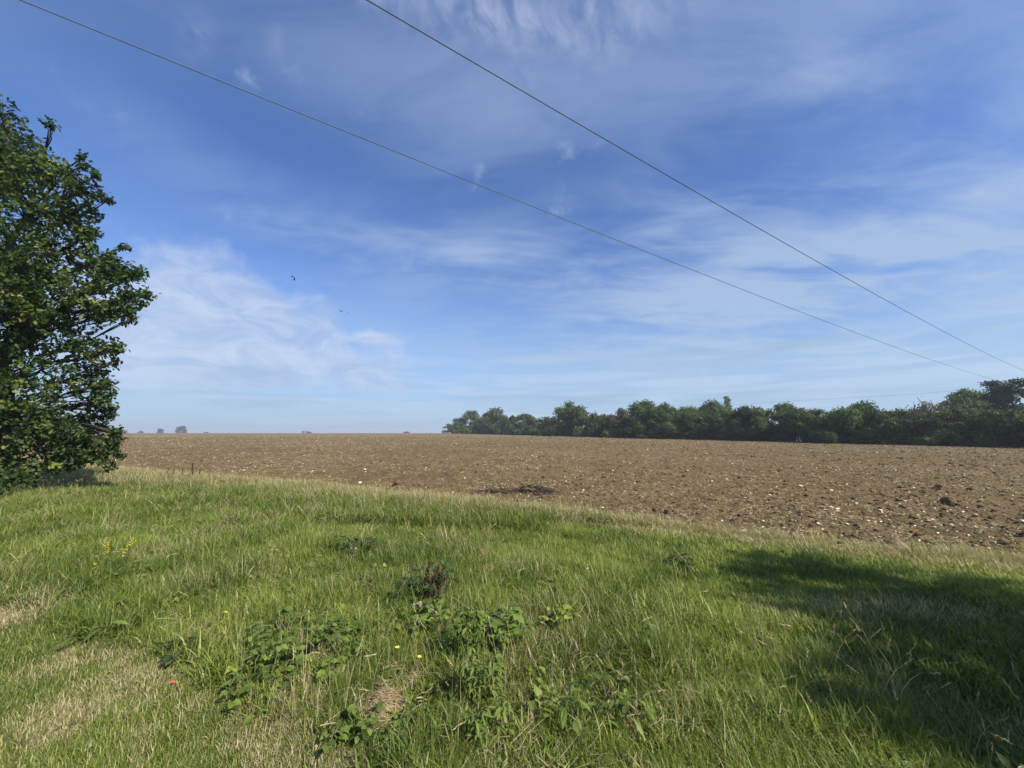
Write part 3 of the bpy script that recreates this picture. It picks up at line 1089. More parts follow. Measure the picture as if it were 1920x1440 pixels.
TD = 10.2          # how far off the oak stands
edge = [(0, 212, 38, .3), (22, 275, 48, .2), (60, 306, 48, 0), (108, 330, 44, 0), (150, 350, 30, -.1), (93, 234, 8, 0), (204, 373, 10, .2),
        (60, 395, 75, .2), (125, 405, 45, .2), (150, 440, 18, 0), (40, 480, 70, -.3), (110, 460, 48, .2), (172, 503, 34, 0), (205, 493, 34, .3),
        (226, 522, 28, .1), (266, 510, 11, .4), (250, 548, 20, .2), (185, 560, 55, 0), (100, 560, 75, -.4), (30, 600, 85, -.8), (212, 590, 28, 0),
        (232, 578, 14, 0), (150, 635, 50, .2), (190, 658, 28, 0), (216, 657, 8, 0), (60, 690, 75, -.5), (145, 705, 42, .2), (190, 728, 15, 0), (170, 765, 32, .3),
        (196, 762, 10, 0), (150, 810, 45, .4), (120, 860, 30, 0), (212, 845, 14, .1), (180, 735, 22, 0), (193, 850, 24, 0), (200, 826, 16, 0), (222, 812, 8, .1), (110, 800, 60, 0), (35, 790, 75, -.9), (60, 860, 55, -.6),
        (140, 848, 24, -.2), (95, 868, 28, 0), (14, 905, 34, -1.2), (5, 935, 22, -1.4), (28, 890, 22, -1.0), (-30, 870, 60, -1.0)]
lobes = []
for a, b, r_, dz in edge:
    d = TD + dz
    p = pxpos(a, b, d)
    lobes.append((*p, r_ / F * d * 1.03))
    if a > 90 and r_ > 15:
        for j in range(3):
            t_ = RNG.uniform(-1.2, 1.2)
            q_ = pxpos(a + math.cos(t_) * r_ * 1.22, b - math.sin(t_) * r_ * 1.22, d)
            lobes.append((*q_, RNG.uniform(6, 10) / F * d))
rl = np.random.default_rng(5)
C0 = np.array([-14.2, 10.6, 6.2])
for i in range(60):
    u = rl.normal(size=3)
    u /= np.linalg.norm(u)
    rr_ = rl.uniform(0.45, 0.9)
    p = C0 + u * rr_ * np.array([4.9, 4.6, 5.6])
    pz = p[1] * math.cos(PITCH) + (p[2] - CAM_H) * math.sin(PITCH)
    ppx = 960 + F * p[0] / pz
    ppy = 720 - F * (-(p[1]) * math.sin(PITCH) + (p[2] - CAM_H) * math.cos(PITCH)) / pz
    lim = np.interp(ppy, [0, 170, 300, 350, 430, 500, 560, 700, 800, 860, 950], [-260, -60, 40, 90, 60, 130, 150, 100, 90, 60, -60])
    if ppx > lim - 50 or p[2] < 0.5:
        continue
    lobes.append((p[0], p[1], p[2], rl.uniform(0.7, 1.15)))
gz = float(hill(10.6))
leafy_tree('oak_tree', (C0[0], C0[1], gz), lobes, 'large dark oak tree with low boughs at the left edge of the photo', 'tree',
           0.42, 8.0, 0.105, 96, 3, M['oak'])

# the oak that stands outside the frame on the right and shades the verge
TIP = ground(1215, 1052)
Hs = 7.9
sb = np.array([0.40, -1.05]) + TIP[:2] + np.array([TOSUN.x, TOSUN.y]) / math.hypot(TOSUN.x, TOSUN.y) * (Hs / math.tan(SUN_EL))
lobes = []
ra = np.random.default_rng(9)
for i in range(60):
    zz_ = ra.uniform(1.6, Hs - 1.1)
    rm = 3.1 * math.sqrt(max(0.02, 1 - ((zz_ - 3.0) / (Hs - 3.4)) ** 2)) if zz_ > 3.0 else 3.1
    a = ra.uniform(0, 6.28)
    rr_ = rm * math.sqrt(ra.random()) * 0.85
    lobes.append((sb[0] + rr_ * math.cos(a), sb[1] + rr_ * math.sin(a), zz_, ra.uniform(0.75, 1.1)))
lobes.append((sb[0], sb[1], Hs - 0.8, 0.5))
leafy_tree('oak_tree', (sb[0], sb[1], 0), lobes, 'oak tree beyond the right edge whose shadow covers the mown grass', 'tree',
           0.32, Hs - 1.0, 0.13, 39, 4, M['oak'], detail=SIMPLE_LEAF)


# ------------------------------------------------------------------ hedge line trees
DIAMOND = (np.array([(0, 0, 0), (.5, -.42, .08), (1, 0, -.05), (.5, .42, .08)]), [np.array([(0, 1, 2, 3)])])
_a = np.linspace(0, 2 * math.pi, 9)[:-1]


def ball(geo, c, r_, rng, a, flat=1.0):
    V_ = []
    for i in range(1, 6):
        t_ = math.pi * i / 6
        for j in _a:
            k_ = r_ * rng.uniform(.8, 1.1)
            V_.append((c[0] + k_ * math.sin(t_) * math.cos(j), c[1] + k_ * math.sin(t_) * math.sin(j), max(0.01, c[2] + flat * k_ * math.cos(t_))))
    V_ += [(c[0], c[1], c[2] + flat * r_), (c[0], c[1], max(0, c[2] - flat * r_))]
    q_ = [(i * 8 + j, (i + 1) * 8 + j, (i + 1) * 8 + (j + 1) % 8, i * 8 + (j + 1) % 8) for i in range(4) for j in range(8)]
    t3 = [(40, j, (j + 1) % 8) for j in range(8)] + [(41, 32 + (j + 1) % 8, 32 + j) for j in range(8)]
    geo.add(V_, [np.array(q_), np.array(t3)], a)


def far_tree(name, px, top, wpx, depth_add, kind, mat, label, cat='tree', group=None, seed=0, base_py=None, stem=0.0, dens=1.0, base=None, D=None):
    rng = np.random.default_rng(1000 + seed)
    if base is None:
        by = base_py if base_py else 812 + max(0, (px - 840)) * 0.0245 + 0.35
        b = ground(px, by)
        if depth_add:
            k_ = (b[1] + depth_add) / b[1]
            b = np.array([b[0] * k_, b[1] * k_, 0])
            b[2] = float(hill(b[1]))
    else:
        b = np.array(base, float)
    D = b[1]
    W = wpx / F * D / 2
    ztop = pxpos(px, top, D)[2]
    Ht = ztop - b[2]
    root = empty(name, b, label, cat, group)
    wood, leaves = Geo(), Geo()
    th = Ht * (0.75 if kind != 'shrub' else 0.6)
    tr = max(0.08, 0.028 * Ht)
    tube(wood, [(0, 0, -0.3), (rng.normal(0, .1), rng.normal(0, .1), th * .5), (rng.normal(0, .2), rng.normal(0, .2), th)], [tr * 1.2, tr * .8, tr * .3], 7)
    ls = min(0.8, max(0.2, D * 0.0042))
    lob = []
    if kind in ('round', 'shrub', 'loose', 'twiggy'):
        nlob = {'round': 26, 'shrub': 24, 'loose': 22, 'twiggy': 16}[kind]
        z0 = 0.0 if kind == 'shrub' or stem == 0 else stem
        cz = Ht * (0.5 if z0 == 0 else 0.5 + z0 / 2)
        for i in range(nlob):
            u = rng.normal(size=3)
            u /= np.linalg.norm(u)
            k_ = rng.uniform(0.35, 0.80)
            sx, sz = W, Ht * (1 - z0) / 2
            c = np.array([u[0] * sx * k_, u[1] * sx * 0.8 * k_, cz + u[2] * sz * k_])
            if kind == 'shrub':
                c[2] = Ht * rng.uniform(0.10, 0.86)
                wz = math.sqrt(max(0.1, 1 - (c[2] / Ht) ** 2.5))
                c[0] = rng.uniform(-.85, .85) * W * wz
                c[1] = rng.uniform(-.8, .8) * min(W, 3) * wz
            r_ = min(W, Ht / 2) * rng.uniform(0.28, 0.46)
            lob.append((c, r_, rng.random()))
        lob.append((np.array([rng.normal(0, W * .1), 0, Ht * 0.86]), Ht * 0.14, .5))
    elif kind == 'poplar':
        for i in range(14):
            z_ = Ht * (0.1 + 0.86 * i / 13)
            lob.append((np.array([rng.normal(0, .1) * W, 0, z_]), max(0.4, W * (1.35 - 0.75 * (i / 13) ** 2)), rng.random()))
    elif kind == 'willow':
        for i in range(26):
            a = rng.uniform(0, 6.28)
            k_ = math.sqrt(rng.random())
            z_ = Ht * (0.93 - 0.30 * k_ ** 2)
            lob.append((np.array([W * .88 * k_ * math.cos(a), W * .8 * k_ * math.sin(a), z_]), W * 0.24, rng.random()))
    elif kind == 'pine':
        for i in range(18):
            z_ = Ht * (0.42 + 0.54 * rng.random())
            k_ = 1.0 - 0.35 * (z_ / Ht)
            lob.append((np.array([rng.uniform(-1, 1) * W * k_, rng.uniform(-.8, .8) * W * k_, z_]), W * rng.uniform(.28, .44), rng.random()))
    for c, r_, tone in lob:
        tube(wood, [(0, 0, min(th, max(0.2, c[2] * .55))), c * np.array([.6, .6, .85]), c], [tr * .35, tr * .2, 0.02], 4)
        n_ = int(dens * 20 * (r_ / ls) ** 2) + 40
        n_ = min(n_, 2600)
        u = rng.normal(size=(n_, 3))
        u /= np.linalg.norm(u, axis=1)[:, None]
        k_ = rng.uniform(0.1, 1.0, n_) ** 0.5 * (1 + 0.22 * np.sin(u[:, 0] * 5 + tone * 9) * np.cos(u[:, 2] * 6 + tone * 5))
        p = c + u * r_ * k_[:, None] * np.array([1.1, 1.1, 0.85 if kind != 'pine' else 0.45])
        if kind == 'willow':
            p[:, 2] -= rng.exponential(Ht * 0.07, n_)
        if kind == 'twiggy':
            p += u * rng.exponential(0.25 * r_, (n_, 1))
        p[:, 2] = np.clip(p[:, 2], 0.02, None)
        dr = rng.normal(size=(n_, 3))
        if kind == 'willow':
            dr = dr * 0.3 + np.array([0, 0, -1.0])
        up = rng.normal(0, .6, (n_, 3)) + u * 0.5 + np.array([0, 0, .6])
        sz = ls * rng.uniform(0.55, 1.25, n_)
        Mx = frame_from(dr, up) * sz[:, None, None]
        leaves.stamp(DIAMOND[0], DIAMOND[1], p, Mx, np.clip(tone * 0.62 + rng.random(n_) * 0.45, 0, 1))
        if kind in ('round', 'shrub'):
            ball(leaves, c, r_ * .66, rng, tone * .4, .8)
        if kind == 'twiggy':
            for j in range(5):
                e_ = c + rng.normal(0, 1, 3) * r_ * 0.4 + np.array([rng.normal(0, .3), 0, 1.0]) * r_ * rng.uniform(.8, 1.7)
                tube(wood, [c, (c + e_) / 2 + rng.normal(0, .1, 3), e_], [0.06, 0.045, 0.02], 3)
    wood.build('trunk', M['bark'], root)
    leaves.build('crown', mat, root)
    return root


G_ = M['t_green']
Dk, Ol, Pa, Ru, Pi = M['t_dark'], M['t_olive'], M['t_pale'], M['t_rust'], M['t_pine']
HEDGE = [
    # px, top, width, extra depth, kind, material, label
    (852, 797, 30, 0, 'shrub', G_, 'small low bush that ends the far left tip of the tree line'),
    (872, 784, 40, 0, 'shrub', G_, 'rounded bush second from the left tip of the tree line'),
    (893, 771, 50, 0, 'shrub', G_, 'tall mid green tree near the left tip of the tree line'),
    (930, 767, 48, 0, 'loose', Ol, 'loose topped tree, highest of the far left clump'),
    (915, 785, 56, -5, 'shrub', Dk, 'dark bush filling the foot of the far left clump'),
    (965, 781, 44, 0, 'shrub', Dk, 'low dark tree right of the far left clump'),
    (995, 777, 56, 0, 'shrub', G_, 'flat topped tree left of the big domed tree'),
    (1028, 783, 40, 0, 'shrub', Ol, 'low olive bush against the left side of the big domed tree'),
    (1075, 752, 74, 0, 'round', G_, 'big domed tree standing alone above the far tree line'),
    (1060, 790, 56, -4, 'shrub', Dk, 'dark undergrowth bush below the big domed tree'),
    (1112, 776, 50, 0, 'shrub', Ol, 'olive bush against the right side of the big domed tree'),
    (1138, 784, 40, 0, 'shrub', G_, 'low bush in the dip right of the domed tree'),
    (1166, 767, 50, 0, 'loose', Ru, 'brownish thin leaved tree at the dip in the hedge'),
    (1210, 752, 64, 0, 'round', G_, 'tallest broad tree of the middle clump'),
    (1246, 756, 56, 0, 'round', G_, 'broad tree right of the tallest tree of the middle clump'),
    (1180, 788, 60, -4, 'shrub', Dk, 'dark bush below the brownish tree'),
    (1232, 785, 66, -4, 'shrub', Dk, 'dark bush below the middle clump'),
    (1286, 762, 40, 8, 'round', Pa, 'pale rounded tree just right of the middle clump'),
    (1290, 775, 56, 0, 'shrub', Ol, 'olive bush below the pale rounded tree'),
    (1342, 757, 56, 14, 'round', G_, 'domed tree left of the slim poplar'),
    (1368, 745, 11, 30, 'poplar', Pa, 'slim pale poplar rising above the hedge'),
    (1330, 780, 60, 0, 'shrub', Dk, 'dark bush below the domed tree by the poplar'),
    (1375, 774, 56, 0, 'shrub', Ol, 'olive bush below the slim poplar'),
    (1409, 764, 46, 0, 'shrub', Dk, 'pointed dark bush right of the poplar'),
    (1450, 770, 64, 0, 'shrub', G_, 'wide green bush left of the pale domed tree'),
    (1486, 754, 46, 14, 'round', Pa, 'pale domed tree peeping over the hedge right of the poplar'),
    (1498, 776, 54, 0, 'shrub', Dk, 'dark bush below the pale domed tree'),
    (1542, 769, 56, 0, 'shrub', G_, 'green bush with ragged top midway along the right hedge'),
    (1610, 760, 80, 0, 'shrub', G_, 'highest leafy mound in the middle of the right hedge'),
    (1572, 782, 62, -2, 'shrub', Dk, 'dark bush left below the highest mound of the hedge'),
    (1640, 772, 56, 0, 'shrub', Dk, 'dark bush on the right shoulder of the highest mound'),
    (1680, 772, 52, 0, 'shrub', G_, 'green bush beside the small pole in the hedge'),
    (1742, 757, 66, 2, 'twiggy', Ru, 'brown twiggy shrub with bare shoots above the hedge'),
    (1722, 782, 70, 0, 'shrub', Dk, 'dark bush left below the brown twiggy shrub'),
    (1778, 775, 64, 0, 'shrub', G_, 'green bush left of the willow'),
    (1826, 726, 66, 16, 'willow', Pa, 'pale drooping willow rising behind the hedge'),
    (1815, 766, 84, 0, 'shrub', Ol, 'olive bush below the willow'),
    (1866, 773, 84, 0, 'shrub', G_, 'green bush between the willow and the pine'),
    (1896, 714, 78, 10, 'pine', Pi, 'dark pine tree with open branches at the right edge'),
    (1925, 770, 90, 0, 'shrub', Dk, 'dark bush below the pine at the right edge'),
    (1995, 768, 100, 0, 'shrub', G_, 'hedge bush just beyond the right edge of the photo'),
    (2085, 764, 110, 0, 'shrub', Ol, 'second hedge bush beyond the right edge of the photo'),
]
for i, (px, tp_, w_, da, kd, mt, lb) in enumerate(HEDGE):
    nm = {'poplar': 'poplar_tree', 'willow': 'willow_tree', 'pine': 'pine_tree', 'round': 'broadleaf_tree', 'loose': 'broadleaf_tree', 'shrub': 'hedge_bush', 'twiggy': 'twiggy_shrub'}[kd]
    cat = 'bush' if kd in ('shrub', 'twiggy') else 'tree'
    far_tree(nm, px, tp_ - (5 if kd == 'shrub' and px > 1130 else 2), w_ * (1.75 if kd == 'shrub' else 1.2), da, kd, mt, lb, cat, 'trees and bushes of the field hedge', i, stem=0.12 if kd in ('round',) else 0)

# tangled undergrowth that closes the foot of the hedge
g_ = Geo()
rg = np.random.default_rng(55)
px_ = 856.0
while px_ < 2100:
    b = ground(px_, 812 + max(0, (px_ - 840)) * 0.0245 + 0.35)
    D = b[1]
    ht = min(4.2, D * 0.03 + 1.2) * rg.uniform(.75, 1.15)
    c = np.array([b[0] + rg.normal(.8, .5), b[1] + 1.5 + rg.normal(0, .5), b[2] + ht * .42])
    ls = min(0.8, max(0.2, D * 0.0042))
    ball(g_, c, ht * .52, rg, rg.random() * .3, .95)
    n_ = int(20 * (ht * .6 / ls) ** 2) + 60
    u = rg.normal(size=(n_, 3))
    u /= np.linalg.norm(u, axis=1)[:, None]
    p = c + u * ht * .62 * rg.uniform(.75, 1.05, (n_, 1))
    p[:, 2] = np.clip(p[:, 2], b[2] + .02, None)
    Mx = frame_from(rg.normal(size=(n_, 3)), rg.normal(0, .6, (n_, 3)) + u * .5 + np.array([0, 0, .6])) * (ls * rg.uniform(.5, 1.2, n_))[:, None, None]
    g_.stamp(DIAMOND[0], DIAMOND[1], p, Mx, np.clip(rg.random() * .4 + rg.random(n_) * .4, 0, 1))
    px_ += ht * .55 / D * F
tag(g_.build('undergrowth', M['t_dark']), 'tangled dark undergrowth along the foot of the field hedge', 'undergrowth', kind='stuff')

# trees beyond the crest of the field, on the skyline at left
SKYL = [(207, 799, 34, 'round', 'rounded tree on the skyline beside the oak boughs', 480),
        (270, 808, 9, 'round', 'smallest of the three separate skyline trees', 620),
        (305, 804, 15, 'round', 'middle one of the three separate skyline trees', 600),
        (345, 799, 22, 'round', 'widest of the three separate skyline trees', 600),
        (391, 810, 7, 'shrub', 'tiny bush on the skyline right of the three trees', 600),
        (240, 810, 8, 'shrub', 'tiny bush on the skyline left of the three trees', 600),
        (582, 809.5, 9, 'shrub', 'low dark bush beside the grey shed on the skyline', 600),
        (764, 809.5, 14, 'shrub', 'flat low bush on the skyline left of the tree line', 600)]
for i, (px, tp_, w_, kd, lb, D) in enumerate(SKYL):
    b = (float((px - 960) / F * D * 1.0), D, float(hill(D)))
    far_tree('skyline_tree' if kd == 'round' else 'skyline_bush', px, tp_, w_, 0, 'shrub', M['t_dark'], lb, 'tree' if kd == 'round' else 'bush', None, 200 + i, base=b)

# grey shed on the skyline
D = 620.0
b = np.array([(575 - 960) / F * D, D, float(hill(D))])
root = empty('farm_shed', b, 'small grey shed standing on the skyline left of centre', 'shed')
zt = pxpos(575, 807.8, D)[2] - b[2]
w_, dp, ze = 3.0, 4.0, zt - 0.9
g1 = Geo()
v = [(-w_, -dp, -.5), (w_, -dp, -.5), (w_, dp, -.5), (-w_, dp, -.5), (-w_, -dp, ze), (w_, -dp, ze), (w_, dp, ze), (-w_, dp, ze), (0, -dp, zt - .1), (0, dp, zt - .1)]
g1.add(v, [np.array([(3, 0, 4, 7), (1, 2, 6, 5)]), np.array([(0, 1, 5, 8, 4), (2, 3, 7, 9, 6)])])
g1.build('wall', M['barn'], root)
g2 = Geo()
g2.add([(-w_ - .3, -dp - .3, ze - .05), (0, -dp - .3, zt), (0, dp + .3, zt), (-w_ - .3, dp + .3, ze - .05), (w_ + .3, -dp - .3, ze - .05), (w_ + .3, dp + .3, ze - .05)],
       [np.array([(0, 1, 2, 3), (1, 4, 5, 2)])])
ro = g2.build('roof', M['roof'], root)
sm = ro.modifiers.new('thick', 'SOLIDIFY')
sm.thickness = 0.15

# pole in the hedge
b = ground(1689, 812 + 849 * 0.0245)
b = b * (b[1] + 6) / b[1]
b[2] = float(hill(b[1]))
root = empty('utility_pole', b, 'short dark wooden pole standing up out of the hedge', 'pole')
zt = pxpos(1689, 765, b[1])[2] - b[2]
g1 = Geo()
tube(g1, [(0, 0, -.5), (0, 0, zt / 2), (0, 0, zt)], [.16, .14, .11], 8)
g1.build('post', M['bark'], root)
g1 = Geo()
tube(g1, [(-.5, 0, zt - .5), (0, 0, zt - .5), (.5, 0, zt - .5)], [.05, .05, .05], 4)
g1.build('crossarm', M['bark'], root)


# ------------------------------------------------------------------ overhead wires
def wire(px_pts, hl, hr, radius, mat, label, name='overhead_wire'):
    def at_height(px, py, h):
        u, v = (px - 960) / F, (720 - py) / F
        d = np.array([u, math.cos(PITCH) - v * math.sin(PITCH), math.sin(PITCH) + v * math.cos(PITCH)])
        return d * (h / d[2]), d
    A_, _ = at_height(*px_pts[0], hl)
    B_, _ = at_height(*px_pts[-1], hr)
    nrm = np.array([-(B_ - A_)[1], (B_ - A_)[0]])
    c0 = nrm @ A_[:2]
    S_, Z_ = [], []
    L = np.linalg.norm((B_ - A_)[:2])
    for (a, b_) in px_pts:
        _, d = at_height(a, b_, 1.0)
        t_ = c0 / (nrm @ d[:2])
        p = d * t_
        S_.append((p[:2] - A_[:2]) @ (B_ - A_)[:2] / L)
        Z_.append(p[2] + CAM_H)
    cf = np.polyfit(S_, Z_, 2)
    ss = np.linspace(-9, L + 28, 90)
    zz_ = np.polyval(cf, ss)
    dirn = (B_ - A_)[:2] / L
    pts = np.stack([A_[0] + dirn[0] * ss, A_[1] + dirn[1] * ss, zz_], -1)
    g_ = Geo()
    tube(g_, pts - pts[0], radius, 6)
    o = g_.build(name, mat, None, [float(c) for c in pts[0]], smooth=True)
    return tag(o, label, 'wire')


wire([(70, 0), (480, 182), (720, 279), (960, 372), (1205, 470), (1390, 545), (1560, 607), (1710, 660), (1880, 716)], 6.2, 5.6, 0.0092,
     M['sunlit_wire'], 'lower left of the two long overhead wires, starting at the top left corner')
wire([(687, 0), (800, 66), (960, 161), (1160, 272), (1340, 382), (1550, 500), (1710, 590), (1920, 695)], 6.2, 5.6, 0.0092,
     M['wire'], 'upper right of the two long overhead wires, starting at the top centre')
# faint far wire above the hedge
pts = np.array([pxpos(1365, 760, 150), pxpos(1500, 751, 135), pxpos(1700, 740, 118), pxpos(1925, 722, 100), pxpos(2100, 705, 90)])
g_ = Geo()
tube(g_, pts - pts[0], 0.022, 5)
tag(g_.build('overhead_wire', M['wire'], None, [float(c) for c in pts[0]]), 'faint distant wire running low above the right hedge', 'wire')


# ------------------------------------------------------------------ birds
def bird(px, py, D, span, bank, yaw, flap, label, group='birds flying over the field'):
    root = empty('bird', pxpos(px, py, D), label, 'bird', group)
    root.rotation_euler = (bank, 0, yaw)
    span *= 1.45
    g_ = Geo()
    L = span * 0.5
    xs = np.array([-.5, -.38, -.2, 0, .2, .34, .42, .5]) * L
    rs = np.array([.01, .035, .07, .09, .08, .05, .045, .005]) * L * 1.2
    tube(g_, np.stack([xs, xs * 0, xs * 0], -1), rs, 8)
    g_.add([(-.45 * L, 0, 0), (-.7 * L, .1 * L, 0), (-.7 * L, -.1 * L, 0), (-.45 * L, 0, .02 * L)], [np.array([(0, 1, 2), (3, 2, 1), (0, 2, 3), (0, 3, 1)])])
    g_.build('body', M['bird'], root, smooth=True)
    for s in (-1, 1):
        g_ = Geo()
        y0, y1, y2 = 0.04 * L * s, span * .25 * s, span * .5 * s
        z1, z2 = flap * span * .2, flap * span * .28
        top = [(.14 * L, y0, .02 * L), (.2 * L, y1, z1), (-.1 * L, y2, z2), (-.28 * L, y1, z1), (-.22 * L, y0, .02 * L)]
        bot = [(a, b_, c - 0.015 * L) for a, b_, c in top]
        g_.add(top + bot, [np.array([(0, 1, 3, 4), (8, 9, 5, 6), (8, 6, 5, 9)][:1] + [(9, 8, 6, 5)]),
                           np.array([(1, 2, 3), (8, 7, 6)]),
                           np.array([(0, 5, 6, 1), (1, 6, 7, 2), (2, 7, 8, 3), (3, 8, 9, 4)])])
        g_.build('wing', M['bird'], root)


bird(548, 519, 60, .55, .3, .8, .7, 'black bird, upper one of the close pair')
bird(552, 524, 60, .55, -.5, .5, .6, 'black bird, lower one of the close pair')
bird(639, 584, 70, .6, .5, 1.2, .8, 'black bird with raised wings right of the pair')
bird(653, 588, 75, .42, .1, .4, .6, 'small dark bird just right of the raised winged one')
bird(660, 646, 70, .5, 1.0, 1.6, .5, 'black bird lowest in the sky above the field')
bird(366, 562, 70, .45, 1.2, 2.0, .6, 'dark bird in front of the bright cloud at left')
bird(848, 625, 95, .5, 0, .1, .2, 'faint bird gliding, farthest right of the flock')
bird(342, 410, 95, .4, 0, .2, .3, 'tiny faint bird highest in the sky at left')


# ------------------------------------------------------------------ plants in the verge
def gpt(px, py):
    p = ground(px, py)
    p[2] = float(verge_z(np.array([p[0]]), np.array([p[1]]))[0])
    return p


def leafy_plant(name, px, py, rad, hgt, nst, leaf, tpl, mat, label, cat='plant', seed=0, three=True, step=0.07, arch=1.0, group=None, smat=None):
    rng = np.random.default_rng(500 + seed)
    p0 = gpt(px, py)
    root = empty(name, p0, label, cat, group)
    st, lv = Geo(), Geo()
    PP, DD, UU, SS, AA = [], [], [], [], []
    for i in range(nst):
        a = rng.uniform(0, 6.28)
        r0 = rad * 0.45 * math.sqrt(rng.random())
        s = np.array([r0 * math.cos(a), r0 * math.sin(a), 0])
        a2 = a + rng.normal(0, .7)
        L = rad * rng.uniform(0.5, 1.0)
        e_ = s + np.array([L * math.cos(a2), L * math.sin(a2), 0]) * arch
        n_ = 9
        t_ = np.linspace(0, 1, n_)
        hh = hgt * rng.uniform(0.6, 1.1)
        pts = s + (e_ - s) * t_[:, None]
        zc = (np.sin(t_ * math.pi * (0.5 + 0.35 * arch)) * hh)
        pts[:, 2] = np.maximum(zc, 0.02)
        pts += rng.normal(0, .01, pts.shape)
        tube(st, pts, np.linspace(0.0045, 0.0018, n_), 4)
        tot = np.linalg.norm(np.diff(pts, axis=0), axis=1).sum()
        for k_ in range(max(3, int(tot / step))):
            f = (k_ + rng.random()) / max(3, int(tot / step))
            q_ = np.array([np.interp(f, t_, pts[:, j]) for j in range(3)])
            da = rng.uniform(0, 6.28)
            out_ = np.array([math.cos(da), math.sin(da), rng.uniform(0.1, .9)])
            pet = q_ + out_ / np.linalg.norm(out_) * leaf * rng.uniform(.3, .7)
            tube(st, [q_, pet], 0.0012, 3)
            tone = rng.random() * .6
            for da3 in ((-1.1, 0, 1.1) if three else (0,)):
                d_ = np.array([math.cos(da + da3), math.sin(da + da3), rng.normal(0.05, .25)])
                PP.append(pet)
                DD.append(d_)
                UU.append(np.array([rng.normal(0, .3), rng.normal(0, .3), 1]))
                SS.append(leaf * rng.uniform(.7, 1.2) * (1.0 if da3 == 0 else .85))
                AA.append(tone + rng.random() * .4)
    Mx = frame_from(np.array(DD), np.array(UU)) * np.array(SS)[:, None, None]
    lv.stamp(tpl[0], tpl[1], np.array(PP), Mx, np.array(AA))
    st.build('stems', smat or M['stem'], root)
    lv.build('leaves', mat, root, smooth=True)
    return root


Br, DBr, YL = M['bramble'], M['dark_bramble'], M['yellow_leaf']
leafy_plant('bramble', 545, 1245, .36, .22, 22, .050, BRAMBLE_LEAF, Br, 'largest low bramble patch left of centre in the grass', 'bramble', 1)
leafy_plant('bramble', 505, 1300, .20, .13, 10, .055, BRAMBLE_LEAF, Br, 'bramble sprays at the near edge of the largest patch', 'bramble', 2)
leafy_plant('bramble', 470, 1270, .18, .12, 7, .05, BRAMBLE_LEAF, YL, 'yellowing bramble sprays at the left of the largest patch', 'bramble', 3)
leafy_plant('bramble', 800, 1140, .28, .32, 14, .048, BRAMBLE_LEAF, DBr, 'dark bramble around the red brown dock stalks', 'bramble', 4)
leafy_plant('bramble', 800, 1195, .24, .20, 11, .052, BRAMBLE_LEAF, Br, 'green bramble below the curled dead leaves', 'bramble', 5)
leafy_plant('bramble', 955, 1240, .20, .27, 8, .068, BRAMBLE_LEAF, Br, 'broad leaved bramble right of centre with a light gap beside it', 'bramble', 6)
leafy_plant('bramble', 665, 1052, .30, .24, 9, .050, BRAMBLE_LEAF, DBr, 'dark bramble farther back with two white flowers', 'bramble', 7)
leafy_plant('bramble', 335, 1245, .15, .11, 6, .055, BRAMBLE_LEAF, DBr, 'dark leaf clump at the edge of the mown turf', 'bramble', 8)
leafy_plant('dock_plant', 140, 1140, .32, .12, 6, .12, LONG_LEAF, Br, 'dock leaves flattened near the left edge of the grass', 'dock', 9, False, .12)
leafy_plant('dock_plant', 205, 1190, .26, .13, 6, .12, LONG_LEAF, Br, 'dock with long leaves at the corner of the mown turf', 'dock', 10, False, .12)
leafy_plant('bramble', 650, 1402, .13, .10, 5, .045, BRAMBLE_LEAF, Br, 'small bramble sprig in the straw near the bottom edge', 'bramble', 11)
leafy_plant('dock_plant', 745, 1400, .13, .08, 6, .05, LONG_LEAF, Br, 'low rosette right of the bottom bramble sprig', 'dock', 12, False, .05)
leafy_plant('mugwort', 880, 1275, .17, .36, 12, .055, LONG_LEAF, Br, 'upright feathery weed right of the bare straw mound', 'weed', 13, True, .028, .35)
leafy_plant('mugwort', 905, 1345, .15, .26, 9, .050, LONG_LEAF, M['mid_leaf'], 'pale lobed weed in front of the feathery one', 'weed', 14, True, .028, .4)
leafy_plant('mugwort', 920, 1425, .13, .2, 8, .05, LONG_LEAF, M['mid_leaf'], 'pale weed at the bottom edge right of centre', 'weed', 15, True, .03, .5)
leafy_plant('bramble', 700, 1225, .18, .12, 5, .05, BRAMBLE_LEAF, Br, 'bramble runners behind the yellow flowers', 'bramble', 16)
leafy_plant('bramble', 1040, 1205, .16, .2, 5, .06, BRAMBLE_LEAF, YL, 'small yellow green bramble tip right of the broad leaved one', 'bramble', 17)
leafy_plant('bramble', 645, 1265, .18, .14, 6, .05, BRAMBLE_LEAF, Br, 'bramble reaching right from the largest patch', 'bramble', 18)
leafy_plant('dock_plant', 1150, 1385, .17, .14, 8, .09, LONG_LEAF, Br, 'broad bladed rosette in the grass near the bottom edge', 'dock', 19, False, .07)
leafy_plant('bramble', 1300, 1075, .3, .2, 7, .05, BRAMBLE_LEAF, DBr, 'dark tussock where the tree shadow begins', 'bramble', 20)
leafy_plant('dock_plant', 1080, 1375, .17, .14, 7, .085, LONG_LEAF, Br, 'dock rosette left of the broad bladed one near the bottom', 'dock', 21, False, .07)

